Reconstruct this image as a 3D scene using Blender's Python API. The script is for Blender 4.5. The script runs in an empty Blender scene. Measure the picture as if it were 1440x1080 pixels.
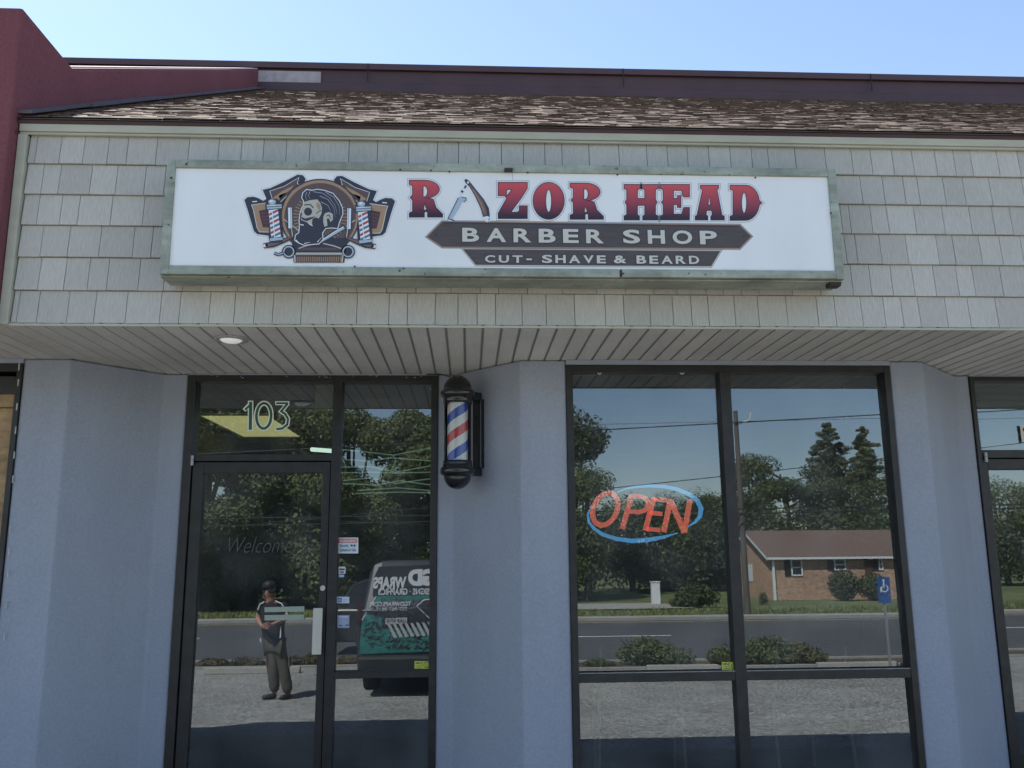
import bpy, bmesh, math, random
from mathutils import Vector, Matrix
from mathutils.geometry import delaunay_2d_cdt
random.seed(7)
SC = bpy.context.scene
COL = SC.collection
R = math.radians

# ------------------------------------------------------------------ camera
FPX, YAW, PIT, ROL = 1206.2, 0.0518, 0.1864, -0.0081      # focal length in px of a 1440 px wide picture
CAM = Vector((0.0, -5.3534, 1.58))

def ray(px, py):
    a = (px-720)/FPX; b = (py-540)/FPX
    c, s = math.cos(-ROL), math.sin(-ROL)
    a, b = c*a-s*b, s*a+c*b
    c, s = math.cos(PIT), math.sin(PIT)
    d, u = 1.0, -b
    yr, z = c*d-s*u, s*d+c*u
    c, s = math.cos(YAW), math.sin(YAW)
    return Vector((c*a+s*yr, -s*a+c*yr, z))

def at(px, py, Y):
    """the point of the plane y = Y seen at that pixel"""
    r = ray(px, py)
    return CAM + r*((Y-CAM.y)/r.y)

def atx(px, py, X):
    r = ray(px, py)
    return CAM + r*((X-CAM.x)/r.x)

def atz(px, py, Z):
    r = ray(px, py)
    return CAM + r*((Z-CAM.z)/r.z)

LEAN = 0.0061          # the glass leans back by a third of a degree
def mir(px, py, Y, g=0.03):
    """the point at depth Y behind the photographer that the glass standing at y = g mirrors to that pixel"""
    r = ray(px, py); n = Vector((0, -1, LEAN)).normalized(); p0 = Vector((0, g, 0))
    h = CAM+r*((p0-CAM).dot(n)/r.dot(n)); d = r-n*(2*r.dot(n))
    return h+d*((Y-h.y)/d.y)

F0 = ray(720, 540).normalized()
RT = (ray(721, 540)-ray(720, 540)).normalized()
UP = (ray(720, 539)-ray(720, 540)).normalized()
cd = bpy.data.cameras.new('camera'); cam = bpy.data.objects.new('camera', cd); COL.objects.link(cam)
M = Matrix((RT, UP, -F0)).transposed().to_4x4(); M.translation = CAM
cam.matrix_world = M
cd.sensor_width = 36; cd.lens = 36*FPX/1440; cd.clip_start = .05; cd.clip_end = 2000
SC.camera = cam

# ------------------------------------------------------------------ sky, sun, exposure
SUN_EL, SUN_AZ = R(53), R(-40)          # from the back left of the shop
w = bpy.data.worlds.new('World'); SC.world = w; w.use_nodes = True
wn = w.node_tree.nodes; sk = wn.new('ShaderNodeTexSky'); sk.sky_type = 'NISHITA'; sk.sun_disc = False
sk.sun_elevation = SUN_EL; sk.sun_rotation = SUN_AZ; sk.air_density = 1.0; sk.dust_density = .15; sk.ozone_density = 1.3
_hs = wn.new('ShaderNodeHueSaturation'); _hs.inputs['Saturation'].default_value = .96
_vm = wn.new('ShaderNodeVectorMath'); _vm.operation = 'MULTIPLY'; _vm.inputs[1].default_value = (1.0, .98, .96)
w.node_tree.links.new(sk.outputs[0], _hs.inputs['Color']); w.node_tree.links.new(_hs.outputs[0], _vm.inputs[0])
w.node_tree.links.new(_vm.outputs[0], wn['Background'].inputs[0]); wn['Background'].inputs[1].default_value = .09
sl = bpy.data.lights.new('sun', 'SUN'); sl.energy = 5.0; sl.angle = R(.5); sl.color = (1, .95, .87)
so = bpy.data.objects.new('sun', sl); COL.objects.link(so)
sd = Vector((math.sin(SUN_AZ)*math.cos(SUN_EL), math.cos(SUN_AZ)*math.cos(SUN_EL), math.sin(SUN_EL)))
so.rotation_euler = sd.to_track_quat('Z', 'Y').to_euler(); so.location = (-8, 10, 14)
SC.view_settings.view_transform = 'Standard'; SC.view_settings.look = 'None'
SC.view_settings.gamma = 1; SC.view_settings.use_curve_mapping = False
SC.view_settings.exposure = 1.5

# ------------------------------------------------------------------ materials
def mat(name, col, rough=.7, metal=0, spec=.5, noise=None, bump=None, tone=None, emit=None, coat=0, speck=None, coords='Object'):
    """noise=(scale, amount, (sx,sy,sz)), bump=(scale, strength, (sx,sy,sz)), tone=amount of the 'tone' face attribute"""
    m = bpy.data.materials.new(name); m.use_nodes = True
    nt = m.node_tree; n = nt.nodes; L = nt.links
    b = n['Principled BSDF']
    b.inputs['Roughness'].default_value = rough; b.inputs['Metallic'].default_value = metal
    b.inputs['Specular IOR Level'].default_value = spec; b.inputs['Coat Weight'].default_value = coat
    b.inputs['Base Color'].default_value = (*col, 1)
    tc = n.new('ShaderNodeTexCoord')
    def tex(scale, st, detail=4, kind='ShaderNodeTexNoise'):
        mp = n.new('ShaderNodeMapping'); mp.inputs['Scale'].default_value = st
        L.new(tc.outputs[coords], mp.inputs[0])
        t = n.new(kind); t.inputs['Scale'].default_value = scale
        if kind == 'ShaderNodeTexNoise': t.inputs['Detail'].default_value = detail
        L.new(mp.outputs[0], t.inputs['Vector']); return t
    cur = None
    def base():
        nonlocal cur
        if cur is None:
            rgb = n.new('ShaderNodeRGB'); rgb.outputs[0].default_value = (*col, 1); cur = rgb.outputs[0]
        return cur
    def scale_by(sock, lo, hi, a=.3, z=.7):
        nonlocal cur
        mr = n.new('ShaderNodeMapRange'); mr.inputs[1].default_value = a; mr.inputs[2].default_value = z
        mr.inputs[3].default_value = lo; mr.inputs[4].default_value = hi
        L.new(sock, mr.inputs[0])
        vm = n.new('ShaderNodeVectorMath'); vm.operation = 'SCALE'
        L.new(base(), vm.inputs[0]); L.new(mr.outputs[0], vm.inputs['Scale']); cur = vm.outputs[0]
    for nz in (noise if isinstance(noise, list) else [noise] if noise else []):
        t = tex(nz[0], nz[2] if len(nz) > 2 else (1, 1, 1)); scale_by(t.outputs[0], 1-nz[1], 1+nz[1])
    if tone:
        at_ = n.new('ShaderNodeAttribute'); at_.attribute_name = 'tone'; scale_by(at_.outputs['Fac'], 1-tone, 1+tone, 0, 1)
    if speck:   # (scale, colour, threshold)
        t = tex(speck[0], (1, 1, 1), 2)
        mr = n.new('ShaderNodeMapRange'); mr.inputs[1].default_value = speck[2]; mr.inputs[2].default_value = speck[2]+.06
        L.new(t.outputs[0], mr.inputs[0])
        mx = n.new('ShaderNodeMix'); mx.data_type = 'RGBA'; L.new(mr.outputs[0], mx.inputs[0])
        L.new(base(), mx.inputs[6]); mx.inputs[7].default_value = (*speck[1], 1); cur = mx.outputs[2]
    if cur: L.new(cur, b.inputs['Base Color'])
    if bump:
        t = tex(bump[0], bump[2] if len(bump) > 2 else (1, 1, 1), 3)
        bp = n.new('ShaderNodeBump'); bp.inputs['Strength'].default_value = bump[1]; bp.inputs['Distance'].default_value = .01
        L.new(t.outputs[0], bp.inputs['Height']); L.new(bp.outputs[0], b.inputs['Normal'])
    if emit:
        b.inputs['Emission Color'].default_value = (*emit[0], 1); b.inputs['Emission Strength'].default_value = emit[1]
    return m

def glass(name, tint, refl, haze=.012):
    m = bpy.data.materials.new(name); m.use_nodes = True
    nt = m.node_tree; n = nt.nodes; L = nt.links; n.remove(n['Principled BSDF'])
    tr = n.new('ShaderNodeBsdfTransparent'); tr.inputs[0].default_value = (*tint, 1)
    gl = n.new('ShaderNodeBsdfGlossy'); gl.inputs['Roughness'].default_value = 0; gl.inputs[0].default_value = (.84, .93, 1, 1)
    fr = n.new('ShaderNodeFresnel'); fr.inputs[0].default_value = refl
    df = n.new('ShaderNodeBsdfDiffuse'); df.inputs[0].default_value = (.55, .58, .6, 1)
    tc = n.new('ShaderNodeTexCoord'); nz = n.new('ShaderNodeTexNoise'); nz.inputs['Scale'].default_value = 2.2; nz.inputs['Detail'].default_value = 5
    L.new(tc.outputs['Object'], nz.inputs['Vector'])
    mr = n.new('ShaderNodeMapRange'); mr.inputs[1].default_value = .35; mr.inputs[2].default_value = .75
    mr.inputs[3].default_value = haze*.4; mr.inputs[4].default_value = haze*2.5; L.new(nz.outputs[0], mr.inputs[0])
    bp = n.new('ShaderNodeBump'); bp.inputs['Strength'].default_value = .06; bp.inputs['Distance'].default_value = .002
    n2 = n.new('ShaderNodeTexNoise'); n2.inputs['Scale'].default_value = 1.3; n2.inputs['Detail'].default_value = 1
    L.new(tc.outputs['Object'], n2.inputs['Vector']); L.new(n2.outputs[0], bp.inputs['Height']); L.new(bp.outputs[0], gl.inputs['Normal'])
    m1 = n.new('ShaderNodeMixShader'); m2 = n.new('ShaderNodeMixShader')
    L.new(mr.outputs[0], m1.inputs[0]); L.new(tr.outputs[0], m1.inputs[1]); L.new(df.outputs[0], m1.inputs[2])
    L.new(fr.outputs[0], m2.inputs[0]); L.new(m1.outputs[0], m2.inputs[1]); L.new(gl.outputs[0], m2.inputs[2])
    L.new(m2.outputs[0], n['Material Output'].inputs[0])
    return m

STUCCO = mat('stucco', (.335, .365, .435), .92, noise=[(1.1, .04), (3.5, .05, (1, 1, .25)), (60, .06)], bump=(75, .4))
SIDING = mat('vinyl_shake', (.51, .49, .445), .75, noise=[(30, .10, (6, 6, .35)), (1.3, .06)], bump=(45, .5, (5, 5, .3)), tone=.09)
TRIMG = mat('sage_trim', (.46, .45, .36), .6, noise=(4, .08, (1, 1, 4)))
SOFFIT = mat('soffit_vinyl', (.76, .715, .64), .6, noise=[(2.0, .10), (14, .05, (6, .6, 1))], tone=.05)
GROOVE = mat('soffit_groove', (.24, .225, .20), .8)
SHINGLE = mat('roof_shingle', (.135, .092, .074), .95, noise=(40, .3), tone=.32, bump=(120, .5))
RIDGEM = mat('maroon_metal', (.085, .045, .055), .6, noise=(3, .12), bump=(5, .1))
REDST = mat('red_stucco', (.19, .062, .075), .95, noise=[(2, .08), (50, .12)], bump=(60, .6))
CAPW = mat('pale_coping', (.62, .5, .48), .8, noise=(8, .1))
PATINA = mat('patina_metal', (.33, .35, .285), .5, metal=.25, noise=[(7, .28, (.6, 1, 2.5)), (30, .12)], speck=(26, (.09, .07, .05), .70))
FACE = mat('acrylic_white', (.84, .845, .85), .3, noise=[(1.5, .05), (5, .025, (1, 1, .3))], coat=.2)
BRONZE = mat('dark_bronze', (.028, .027, .028), .42, metal=.2, noise=(12, .25))
GLASS = glass('tinted_glass', (.60, .64, .63), 2.3, .055)
WHITE = mat('white_plastic', (.75, .76, .76), .5)
BLACK = mat('black_gloss', (.012, .012, .014), .22, coat=.5)
BLACKM = mat('black_matte', (.014, .014, .015), .6)
STEEL = mat('brushed_steel', (.66, .62, .54), .5, metal=.15, noise=(12, .1, (1, 1, .1)))
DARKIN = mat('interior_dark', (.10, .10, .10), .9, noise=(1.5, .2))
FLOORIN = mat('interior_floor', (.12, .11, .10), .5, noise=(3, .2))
CONC = mat('concrete', (.33, .31, .275), .9, noise=[(3, .10), (40, .12)], bump=(40, .3))
ASPH = mat('asphalt_lot', (.23, .222, .205), .95, noise=[(.5, .2), (3, .18), (18, .7)], speck=(34, (.62, .6, .56), .60), bump=(30, 1.0))
ROADM = mat('asphalt_road', (.075, .075, .078), .9, noise=[(.3, .15), (10, .2)], speck=(60, (.2, .2, .2), .68))
GRASS = mat('grass', (.12, .14, .045), .95, noise=[(.35, .35), (6, .45)], bump=(8, .8))
SOIL = mat('soil', (.075, .06, .035), .95, noise=(2, .3))
BARK = mat('bark', (.11, .09, .07), .95, noise=(8, .3, (1, 1, .2)))
def leafm(n_, c):
    m = mat(n_, tuple(v*1.7 for v in c), .7, tone=.5, spec=.3); nt = m.node_tree; n = nt.nodes; b = n['Principled BSDF']
    t = n.new('ShaderNodeBsdfTranslucent'); x = n.new('ShaderNodeMixShader'); x.inputs[0].default_value = .35
    nt.links.new(b.inputs['Base Color'].links[0].from_socket, t.inputs[0])
    nt.links.new(b.outputs[0], x.inputs[1]); nt.links.new(t.outputs[0], x.inputs[2]); nt.links.new(x.outputs[0], n['Material Output'].inputs[0])
    return m
LEAF1 = leafm('leaf_deep', (.055, .072, .03)); LEAF2 = leafm('leaf_mid', (.085, .10, .038)); LEAF3 = leafm('leaf_pine', (.065, .078, .042)); LEAF4 = leafm('leaf_spring', (.078, .092, .036))
BRICK = mat('brick', (.46, .29, .195), .9, noise=[(5, .35, (1, 1, 2.5)), (20, .2, (1, 1, 3)), (.6, .08)])
ROOFB = mat('brown_roof', (.165, .11, .09), .95, noise=(6, .15))
WOODP = mat('wood_pole', (.12, .10, .085), .9, noise=(8, .2, (1, 1, .2)))
REDP = mat('pole_red', (.55, .035, .035), .35, noise=(40, .12, (3, 3, .05)))
BLUEP = mat('pole_blue', (.03, .06, .42), .35, noise=(40, .12, (3, 3, .05)))
WHITEP = mat('pole_white', (.72, .74, .72), .35, noise=(40, .06, (3, 3, .05)))

# ------------------------------------------------------------------ helpers
def tag(o, label=None, cat=None, group=None, kind=None):
    if label: o['label'] = label
    if cat: o['category'] = cat
    if group: o['group'] = group
    if kind: o['kind'] = kind
    return o

def thing(name, label, cat, loc=(0, 0, 0), group=None):
    o = bpy.data.objects.new(name, None); COL.objects.link(o); o.location = loc; o.empty_display_size = .1
    tag(o, label, cat, group); bpy.context.view_layer.update(); return o

class MB:
    """collects shapes; build() links them as one mesh object"""
    def __init__(s): s.v = []; s.f = []; s.mi = []; s.t = []
    def add(s, vs, fs, mi=0, tone=.5):
        b = len(s.v); s.v += [tuple(v) for v in vs]
        for f in fs: s.f.append([b+i for i in f]); s.mi.append(mi); s.t.append(tone)
        return s
    def box(s, x0, x1, y0, y1, z0, z1, mi=0, tone=.5):
        vs = [(x, y, z) for z in (z0, z1) for y in (y0, y1) for x in (x0, x1)]
        return s.add(vs, [(0, 2, 3, 1), (4, 5, 7, 6), (0, 1, 5, 4), (2, 6, 7, 3), (0, 4, 6, 2), (1, 3, 7, 5)], mi, tone)
    def obox(s, c, ax, ay, az, mi=0, tone=.5):   # centre and three half-axis vectors
        c, ax, ay, az = map(Vector, (c, ax, ay, az))
        vs = [c+i*ax+j*ay+k*az for k in (-1, 1) for j in (-1, 1) for i in (-1, 1)]
        return s.add(vs, [(0, 2, 3, 1), (4, 5, 7, 6), (0, 1, 5, 4), (2, 6, 7, 3), (0, 4, 6, 2), (1, 3, 7, 5)], mi, tone)
    def prism(s, pts, z0, z1, mi=0):             # footprint in x, y
        n = len(pts); vs = [(p[0], p[1], z0) for p in pts]+[(p[0], p[1], z1) for p in pts]
        fs = [(i, (i+1) % n, n+(i+1) % n, n+i) for i in range(n)]+[tuple(range(n))[::-1], tuple(range(n, 2*n))]
        return s.add(vs, fs, mi)
    def xprism(s, pts, x0, x1, mi=0):            # profile in y, z extruded along x
        n = len(pts); vs = [(x0, p[0], p[1]) for p in pts]+[(x1, p[0], p[1]) for p in pts]
        fs = [(i, (i+1) % n, n+(i+1) % n, n+i) for i in range(n)]+[tuple(range(n))[::-1], tuple(range(n, 2*n))]
        return s.add(vs, fs, mi)
    def tube(s, pts, r, seg=10, mi=0, cap=True):
        pts = [Vector(p) for p in pts]; rs = r if isinstance(r, (list, tuple)) else [r]*len(pts)
        vs = []; u0 = None
        for i, p in enumerate(pts):
            d = (pts[min(i+1, len(pts)-1)]-pts[max(i-1, 0)]).normalized()
            if u0 is None: u0 = d.orthogonal().normalized()
            u = (u0-d*u0.dot(d)).normalized(); u0 = u; v = d.cross(u)
            vs += [p+rs[i]*(math.cos(2*math.pi*k/seg)*u+math.sin(2*math.pi*k/seg)*v) for k in range(seg)]
        fs = [(i*seg+k, i*seg+(k+1) % seg, (i+1)*seg+(k+1) % seg, (i+1)*seg+k) for i in range(len(pts)-1) for k in range(seg)]
        if cap: fs += [tuple(range(seg))[::-1], tuple(range((len(pts)-1)*seg, len(pts)*seg))]
        return s.add(vs, fs, mi)
    def lathe(s, c, prof, seg=40, mi=0):         # prof: (radius, z)
        vs = [(c[0]+r*math.cos(2*math.pi*k/seg), c[1]+r*math.sin(2*math.pi*k/seg), c[2]+z) for r, z in prof for k in range(seg)]
        fs = [(i*seg+k, i*seg+(k+1) % seg, (i+1)*seg+(k+1) % seg, (i+1)*seg+k) for i in range(len(prof)-1) for k in range(seg)]
        return s.add(vs, fs, mi)
    def quadstrip(s, a, b, mi=0):
        n = len(a); return s.add(list(a)+list(b), [(i, i+1, n+i+1, n+i) for i in range(n-1)], mi)
    def build(s, name, mats, parent=None, smooth=False, bevel=0, loc=None):
        me = bpy.data.meshes.new(name)
        vs = s.v
        if parent is not None:
            wl = parent.matrix_world.inverted(); vs = [tuple(wl @ Vector(v)) for v in vs]
        elif loc is not None:
            vs = [(v[0]-loc[0], v[1]-loc[1], v[2]-loc[2]) for v in vs]
        me.from_pydata(vs, [], s.f)
        for m in (mats if isinstance(mats, (list, tuple)) else [mats]): me.materials.append(m)
        me.polygons.foreach_set('material_index', s.mi)
        a = me.attributes.new('tone', 'FLOAT', 'FACE'); a.data.foreach_set('value', s.t)
        if smooth: me.polygons.foreach_set('use_smooth', [True]*len(me.polygons))
        me.update()
        o = bpy.data.objects.new(name, me); COL.objects.link(o)
        if parent is not None: o.parent = parent
        elif loc is not None: o.location = loc
        if bevel:
            bm = bmesh.new(); bm.from_mesh(me); bmesh.ops.recalc_face_normals(bm, faces=bm.faces); bm.to_mesh(me); bm.free()
            bv = o.modifiers.new('bevel', 'BEVEL'); bv.width = bevel; bv.segments = 2; bv.limit_method = 'ANGLE'
        bpy.context.view_layer.update()
        return o

def struct(mb, name, m, **k): return tag(mb.build(name, m, **k), kind='structure')

YF, YB = -0.8288, 0.472          # fascia plane, door plane (the big windows stand at y = 0)
SOFZ = 2.749
PITCH = .1016; GX0 = -1.8504     # soffit grooves

# ================================================================== the ground behind the photographer and at the shop
PROF = [(.60, 0), (-1.70, 0)]
def gz(y):
    P = [(-1.70, -.12), (-3, -.185), (-5, -.36), (-7, -.50), (-9, -.50), (-10.6, -.50), (-12.5, -.58), (-18, -.58), (-24, -.62), (-38, -.72), (-50, -.7), (-300, -.7)]
    if y >= P[0][0]: return P[0][1]
    for (a, za), (b, zb) in zip(P, P[1:]):
        if b <= y <= a: return za+(zb-za)*(a-y)/(a-b)
    return P[-1][1]
def sheet(name, m, ys, x0=-60, x1=70, dz=0, nx=1):
    mb = MB(); xs = [x0+(x1-x0)*i/nx for i in range(nx+1)]
    vs = [(x, y, gz(y)+dz) for y in ys for x in xs]
    fs = [(j*(nx+1)+i, j*(nx+1)+i+1, (j+1)*(nx+1)+i+1, (j+1)*(nx+1)+i) for j in range(len(ys)-1) for i in range(nx)]
    mb.add(vs, [f[::-1] for f in fs]); return struct(mb, name, m)
# one base sheet to the horizon
mb = MB(); ys = [400, 12, -1.75, -3, -5, -7, -9, -10.6, -12.5, -18, -24, -38, -50, -500]
vs = []
for y in ys:
    z = (gz(min(y, -1.7))-.03) if y < -1 else -.2
    vs += [(-500, y, z), (-60, y, z), (70, y, z), (500, y, z)]
mb.add(vs, [(j*4+i, (j+1)*4+i, (j+1)*4+i+1, j*4+i+1) for j in range(len(ys)-1) for i in range(3)])
struct(mb, 'ground', GRASS)
struct(MB().box(-30, 30, -1.70, YB+.2, -.19, 0), 'sidewalk', mat('walk_concrete', (.26, .235, .20), .9, noise=[(3, .12), (40, .15)], bump=(40, .3)))
sheet('parking_lot', ASPH, [-1.70, -3, -5, -7, -9, -10.6])
sheet('planting_strip', SOIL, [-10.62, -12.3], dz=.004)
sheet('road', ROADM, [-12.5, -18, -24], x0=-200, x1=220)
mb = MB(); mb.xprism([(-10.72, -.6), (-10.72, -.465), (-10.62, -.465), (-10.62, -.6)], -60, 70)
mb.xprism([(-12.5, -.7), (-12.5, -.54), (-12.38, -.54), (-12.38, -.7)], -200, 220)
mb.xprism([(-24.0, -.8), (-24.0, -.52), (-24.45, -.49), (-24.45, -.8)], -200, 220)
struct(mb, 'kerb', CONC)
mb = MB()
for x in (-58, -46, -34, -22, -10.2, 2.4, 14.5, 26, 38, 50): mb.box(x, x+3, -18.06, -17.94, gz(-18)+.003, gz(-18)+.006)
struct(mb, 'lane_markings', WHITE)
mb = MB().xprism([(-23.35, gz(-23.35)+.003), (-23.35, gz(-23.35)+.006), (-23.23, gz(-23.23)+.006), (-23.23, gz(-23.23)+.003)], -200, 220)
struct(mb, 'edge_line', mat('road_yellow', (.55, .42, .12), .8))
mb = MB(); mb.add([(4.6, -31, gz(-31)+.02), (9.5, -31, gz(-31)+.02), (9, -36, gz(-36)+.02), (4, -36, gz(-36)+.02)], [(0, 1, 2, 3)])
struct(mb, 'driveway', CONC)

# ================================================================== the shop building
shop = thing('shop_building', 'grey stucco strip mall storefront with shake fascia and shingled roof', 'building', (0, YB, 0))
XW, XE = -14.0, 16.0
# wall outline corners taken along the soffit
xL = at(34, 506, 0).x; xL2 = at(100, 503, 0).x; xB1 = at(232, 527, YB).x; xDL = at(265, 530, YB).x
xDR = at(616, 528, YB).x; xB2 = at(637, 600, YB).x; xA1 = at(731, 510, 0).x; xWL = at(795.5, 510, 0).x
xWR = at(1250, 513, 0).x; xA2 = at(1297, 511, 0).x; xB3 = at(1342, 527, YB).x; xNL = at(1362, 532, YB).x
WT = .25
def pier(pts): return MB().prism(pts, 0, SOFZ-.004).build('stucco_pier', STUCCO, shop, bevel=.012)
pier([(xL, 0), (xL2, 0), (xB1, YB), (xDL, YB), (xDL, YB+WT), (xL, YB+WT)])
pier([(xDR, YB), (xB2, YB), (xA1, 0), (xWL, 0), (xWL, YB+WT), (xDR, YB+WT)])
pier([(xWR, 0), (xA2, 0), (xB3, YB), (xNL, YB), (xNL, YB+WT), (xWR, YB+WT)])
xLL = xL-1.75; xNR = xNL+1.72
pier([(XW, 0), (xLL, 0), (xLL, YB+WT), (XW, YB+WT)])
pier([(xNR, YB), (xNR+.1, YB), (xNR+.55, 0), (XE, 0), (XE, YB+WT), (xNR, YB+WT)])
# inside shell: party walls, back wall, ceiling, floor
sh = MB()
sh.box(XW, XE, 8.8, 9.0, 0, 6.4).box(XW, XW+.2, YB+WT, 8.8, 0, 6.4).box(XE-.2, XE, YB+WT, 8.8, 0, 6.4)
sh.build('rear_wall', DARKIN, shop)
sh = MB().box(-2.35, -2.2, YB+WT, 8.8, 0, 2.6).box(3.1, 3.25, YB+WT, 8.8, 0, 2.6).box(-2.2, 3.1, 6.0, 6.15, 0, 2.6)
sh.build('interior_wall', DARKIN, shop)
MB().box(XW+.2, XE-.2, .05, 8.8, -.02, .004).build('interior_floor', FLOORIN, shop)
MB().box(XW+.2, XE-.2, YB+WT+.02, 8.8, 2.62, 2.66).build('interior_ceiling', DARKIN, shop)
# roof: sloping front, shingle courses built as lapped tabs
RY0, RZ0, RY1, RZ1 = YF-.045, 3.915, 4.10, 6.90
dirs = Vector((0, RY1-RY0, RZ1-RZ0)); SL = dirs.length; dirs.normalize(); nrm = Vector((0, -dirs.z, dirs.y))
rf = MB()
deck = [(RY0, RZ0-.02), (RY1, RZ1-.02), (9.0, RZ1-.02), (9.0, RZ1-.2), (RY1, RZ1-.2), (RY0+.1, RZ0-.1)]
rf.xprism(deck, XW, XE)
rf.build('roof_deck', RIDGEM, shop)
rs = MB(); exp_ = .072; nrow = int(SL/exp_)+1
X0R, X1R = -2.47, 16.0
for r_ in range(nrow):
    s0 = r_*exp_; x = X0R-random.random()*.1
    while x < X1R:
        wd = random.uniform(.05, .14); th = random.choice((.003, .005, .007, .009)); sag = random.uniform(-.008, .008) if r_ else random.uniform(-.01, .008)
        xa, xb = max(x, X0R), min(x+wd, X1R)
        if xb > xa:
            base = Vector((0, RY0, RZ0))
            p0 = base+dirs*(s0+sag); p1 = base+dirs*min(s0+exp_+.05, SL)
            t0 = p0+nrm*th; t1 = p1+nrm*.001
            t = random.random()
            rs.add([(xa, p0.y, p0.z), (xb, p0.y, p0.z), (xb, t0.y, t0.z), (xa, t0.y, t0.z), (xb, t1.y, t1.z), (xa, t1.y, t1.z)],
                   [(0, 1, 2, 3), (3, 2, 4, 5)], 0, t)
        x += wd
rs.build('roof_shingles', SHINGLE, shop)
MB().box(XW, X0R-.0, RY0, RY0+.01, RZ0-.1, RZ0-.08).build('eave_strip', RIDGEM, shop)
# ridge parapet with cap
rz = at(365, 88, 4.05).z
pp = MB().box(XW, XE, 4.06, 4.25, RZ1-.2, rz-.06)
pp.xprism([(4.02, rz-.075), (4.02, rz), (4.30, rz+.01), (4.30, rz-.075)], XW, XE)
pp.xprism([(4.03, 6.855), (4.03, 6.965), (4.058, 6.985), (4.058, 6.855)], XW, XE)
pp.build('ridge_parapet', RIDGEM, shop)
for x in (-1.2, 1.85, 4.9): MB().box(x, x+.012, 4.012, 4.0195, 6.99, rz-.002).build('flashing_joint', BLACKM, shop)
a, b = at(363, 100, 4.05), at(451, 118, 4.05)
MB().box(a.x, b.x, 4.035, 4.057, b.z, a.z).build('bare_panel', mat('grey_board', (.42, .36, .38), .8, noise=(12, .15)), shop)

# fascia
fz0, fz1 = SOFZ+.008, 3.838
MB().box(XW, XE, YF+.03, YF+.12, SOFZ+.02, 3.93).build('fascia_board', DARKIN, shop)
rows_z = [fz1, 3.66, 3.482, 3.305, 3.124, 2.938, fz0]
top = [39, 52, 86, 119, 153, 180, 221, 266, 308, 340, 371, 403, 436, 491, 531, 575, 615, 645, 674, 705, 736, 766, 790, 828, 870, 909, 938, 966, 996, 1026, 1056, 1079, 1117, 1159, 1196, 1223, 1253, 1281, 1313, 1339, 1363, 1400]
bot = [17, 26, 54, 96, 134, 178, 226, 253, 295, 330, 358, 384, 424, 460, 502, 547, 573, 612, 644, 671, 697, 734, 768, 808, 851, 877, 914, 946, 972, 996, 1033, 1066, 1106, 1149, 1174, 1211, 1243, 1268, 1292, 1330, 1362, 1401]
r2 = [35, 60, 84, 128, 164, 204, 232]; r2r = [1210, 1241, 1270, 1290, 1326, 1354, 1391, 1437]
r3 = [33, 54, 86, 111, 157, 202, 231]; r3r = [1182, 1194, 1224, 1247, 1285, 1325, 1363, 1395, 1420]
r4 = [30, 59, 97, 141, 188, 214]; r4r = [1188, 1203, 1237, 1274, 1317, 1340, 1377, 1406]
r5 = [25, 56, 92, 125, 152, 196, 232]; r5r = [1197, 1223, 1253, 1283, 1313, 1345, 1368, 1407]
fxl = at(17, 440, YF).x
sid = MB()
for i in range(6):
    z1, z0 = rows_z[i], rows_z[i+1]
    py = (205, 250, 293, 337, 383, 430)[i]
    src = (top, None, None, None, None, bot)[i]
    lists = {1: (r2, r2r), 2: (r3, r3r), 3: (r4, r4r), 4: (r5, r5r)}
    if src: xs = [at(p, py-5 if i == 0 else py, YF).x for p in src]
    else:
        l_, r_ = lists[i]
        xs = [at(p, py, YF).x for p in l_]; x = xs[-1]; xe = at(r_[0], py, YF).x
        while x+.3 < xe: x += random.choice((.1, .13, .16, .19)); xs.append(x)
        xs += [at(p, py, YF).x for p in r_]
    xs = sorted(xs); xs = [v for v in xs if v > fxl+.01]; xs = [fxl]+xs
    while xs[-1] < XE-.3: xs.append(xs[-1]+random.choice((.1, .125, .15, .18, .2)))
    for xa, xb in zip(xs, xs[1:]):
        t = random.random(); g = .0016; dy = random.uniform(-.001, .001)
        # a shake: thin at the top, thick at the butt
        yb, yt = YF-.007+dy, YF+.008
        zb = z0+.003+random.uniform(-.001, .001); zt = z1+(-.002 if i == 0 else .0)
        sid.add([(xa+g, yb, zb), (xb-g, yb, zb), (xb-g, yt, zt), (xa+g, yt, zt), (xa+g, YF+.03, zb), (xb-g, YF+.03, zb), (xb-g, YF+.03, zt), (xa+g, YF+.03, zt)],
                [(0, 1, 2, 3), (0, 4, 5, 1), (1, 5, 6, 2), (0, 3, 7, 4)], 0, t)
sid.build('shake_siding', SIDING, shop)
tr = MB()
tr.box(fxl-.05, XE, YF-.028, YF+.0295, fz1+.002, 3.905)
tr.box(fxl-.05, XE, YF-.018, YF-.0, fz1-.012, fz1+.0015)
tr.build('fascia_trim', TRIMG, shop, bevel=.004)
MB().box(fxl-.055, fxl-.006, YF-.024, YF+.0295, SOFZ-.002, fz1-.013).build('corner_trim', TRIMG, shop, bevel=.004)
# thin dark grey drip edge and a lifted shingle edge
MB().box(X0R, XE, YF-.04, YF+.0, 3.906, 3.910).build('drip_edge', mat('drip_grey', (.10, .095, .085), .8), shop)

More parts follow.
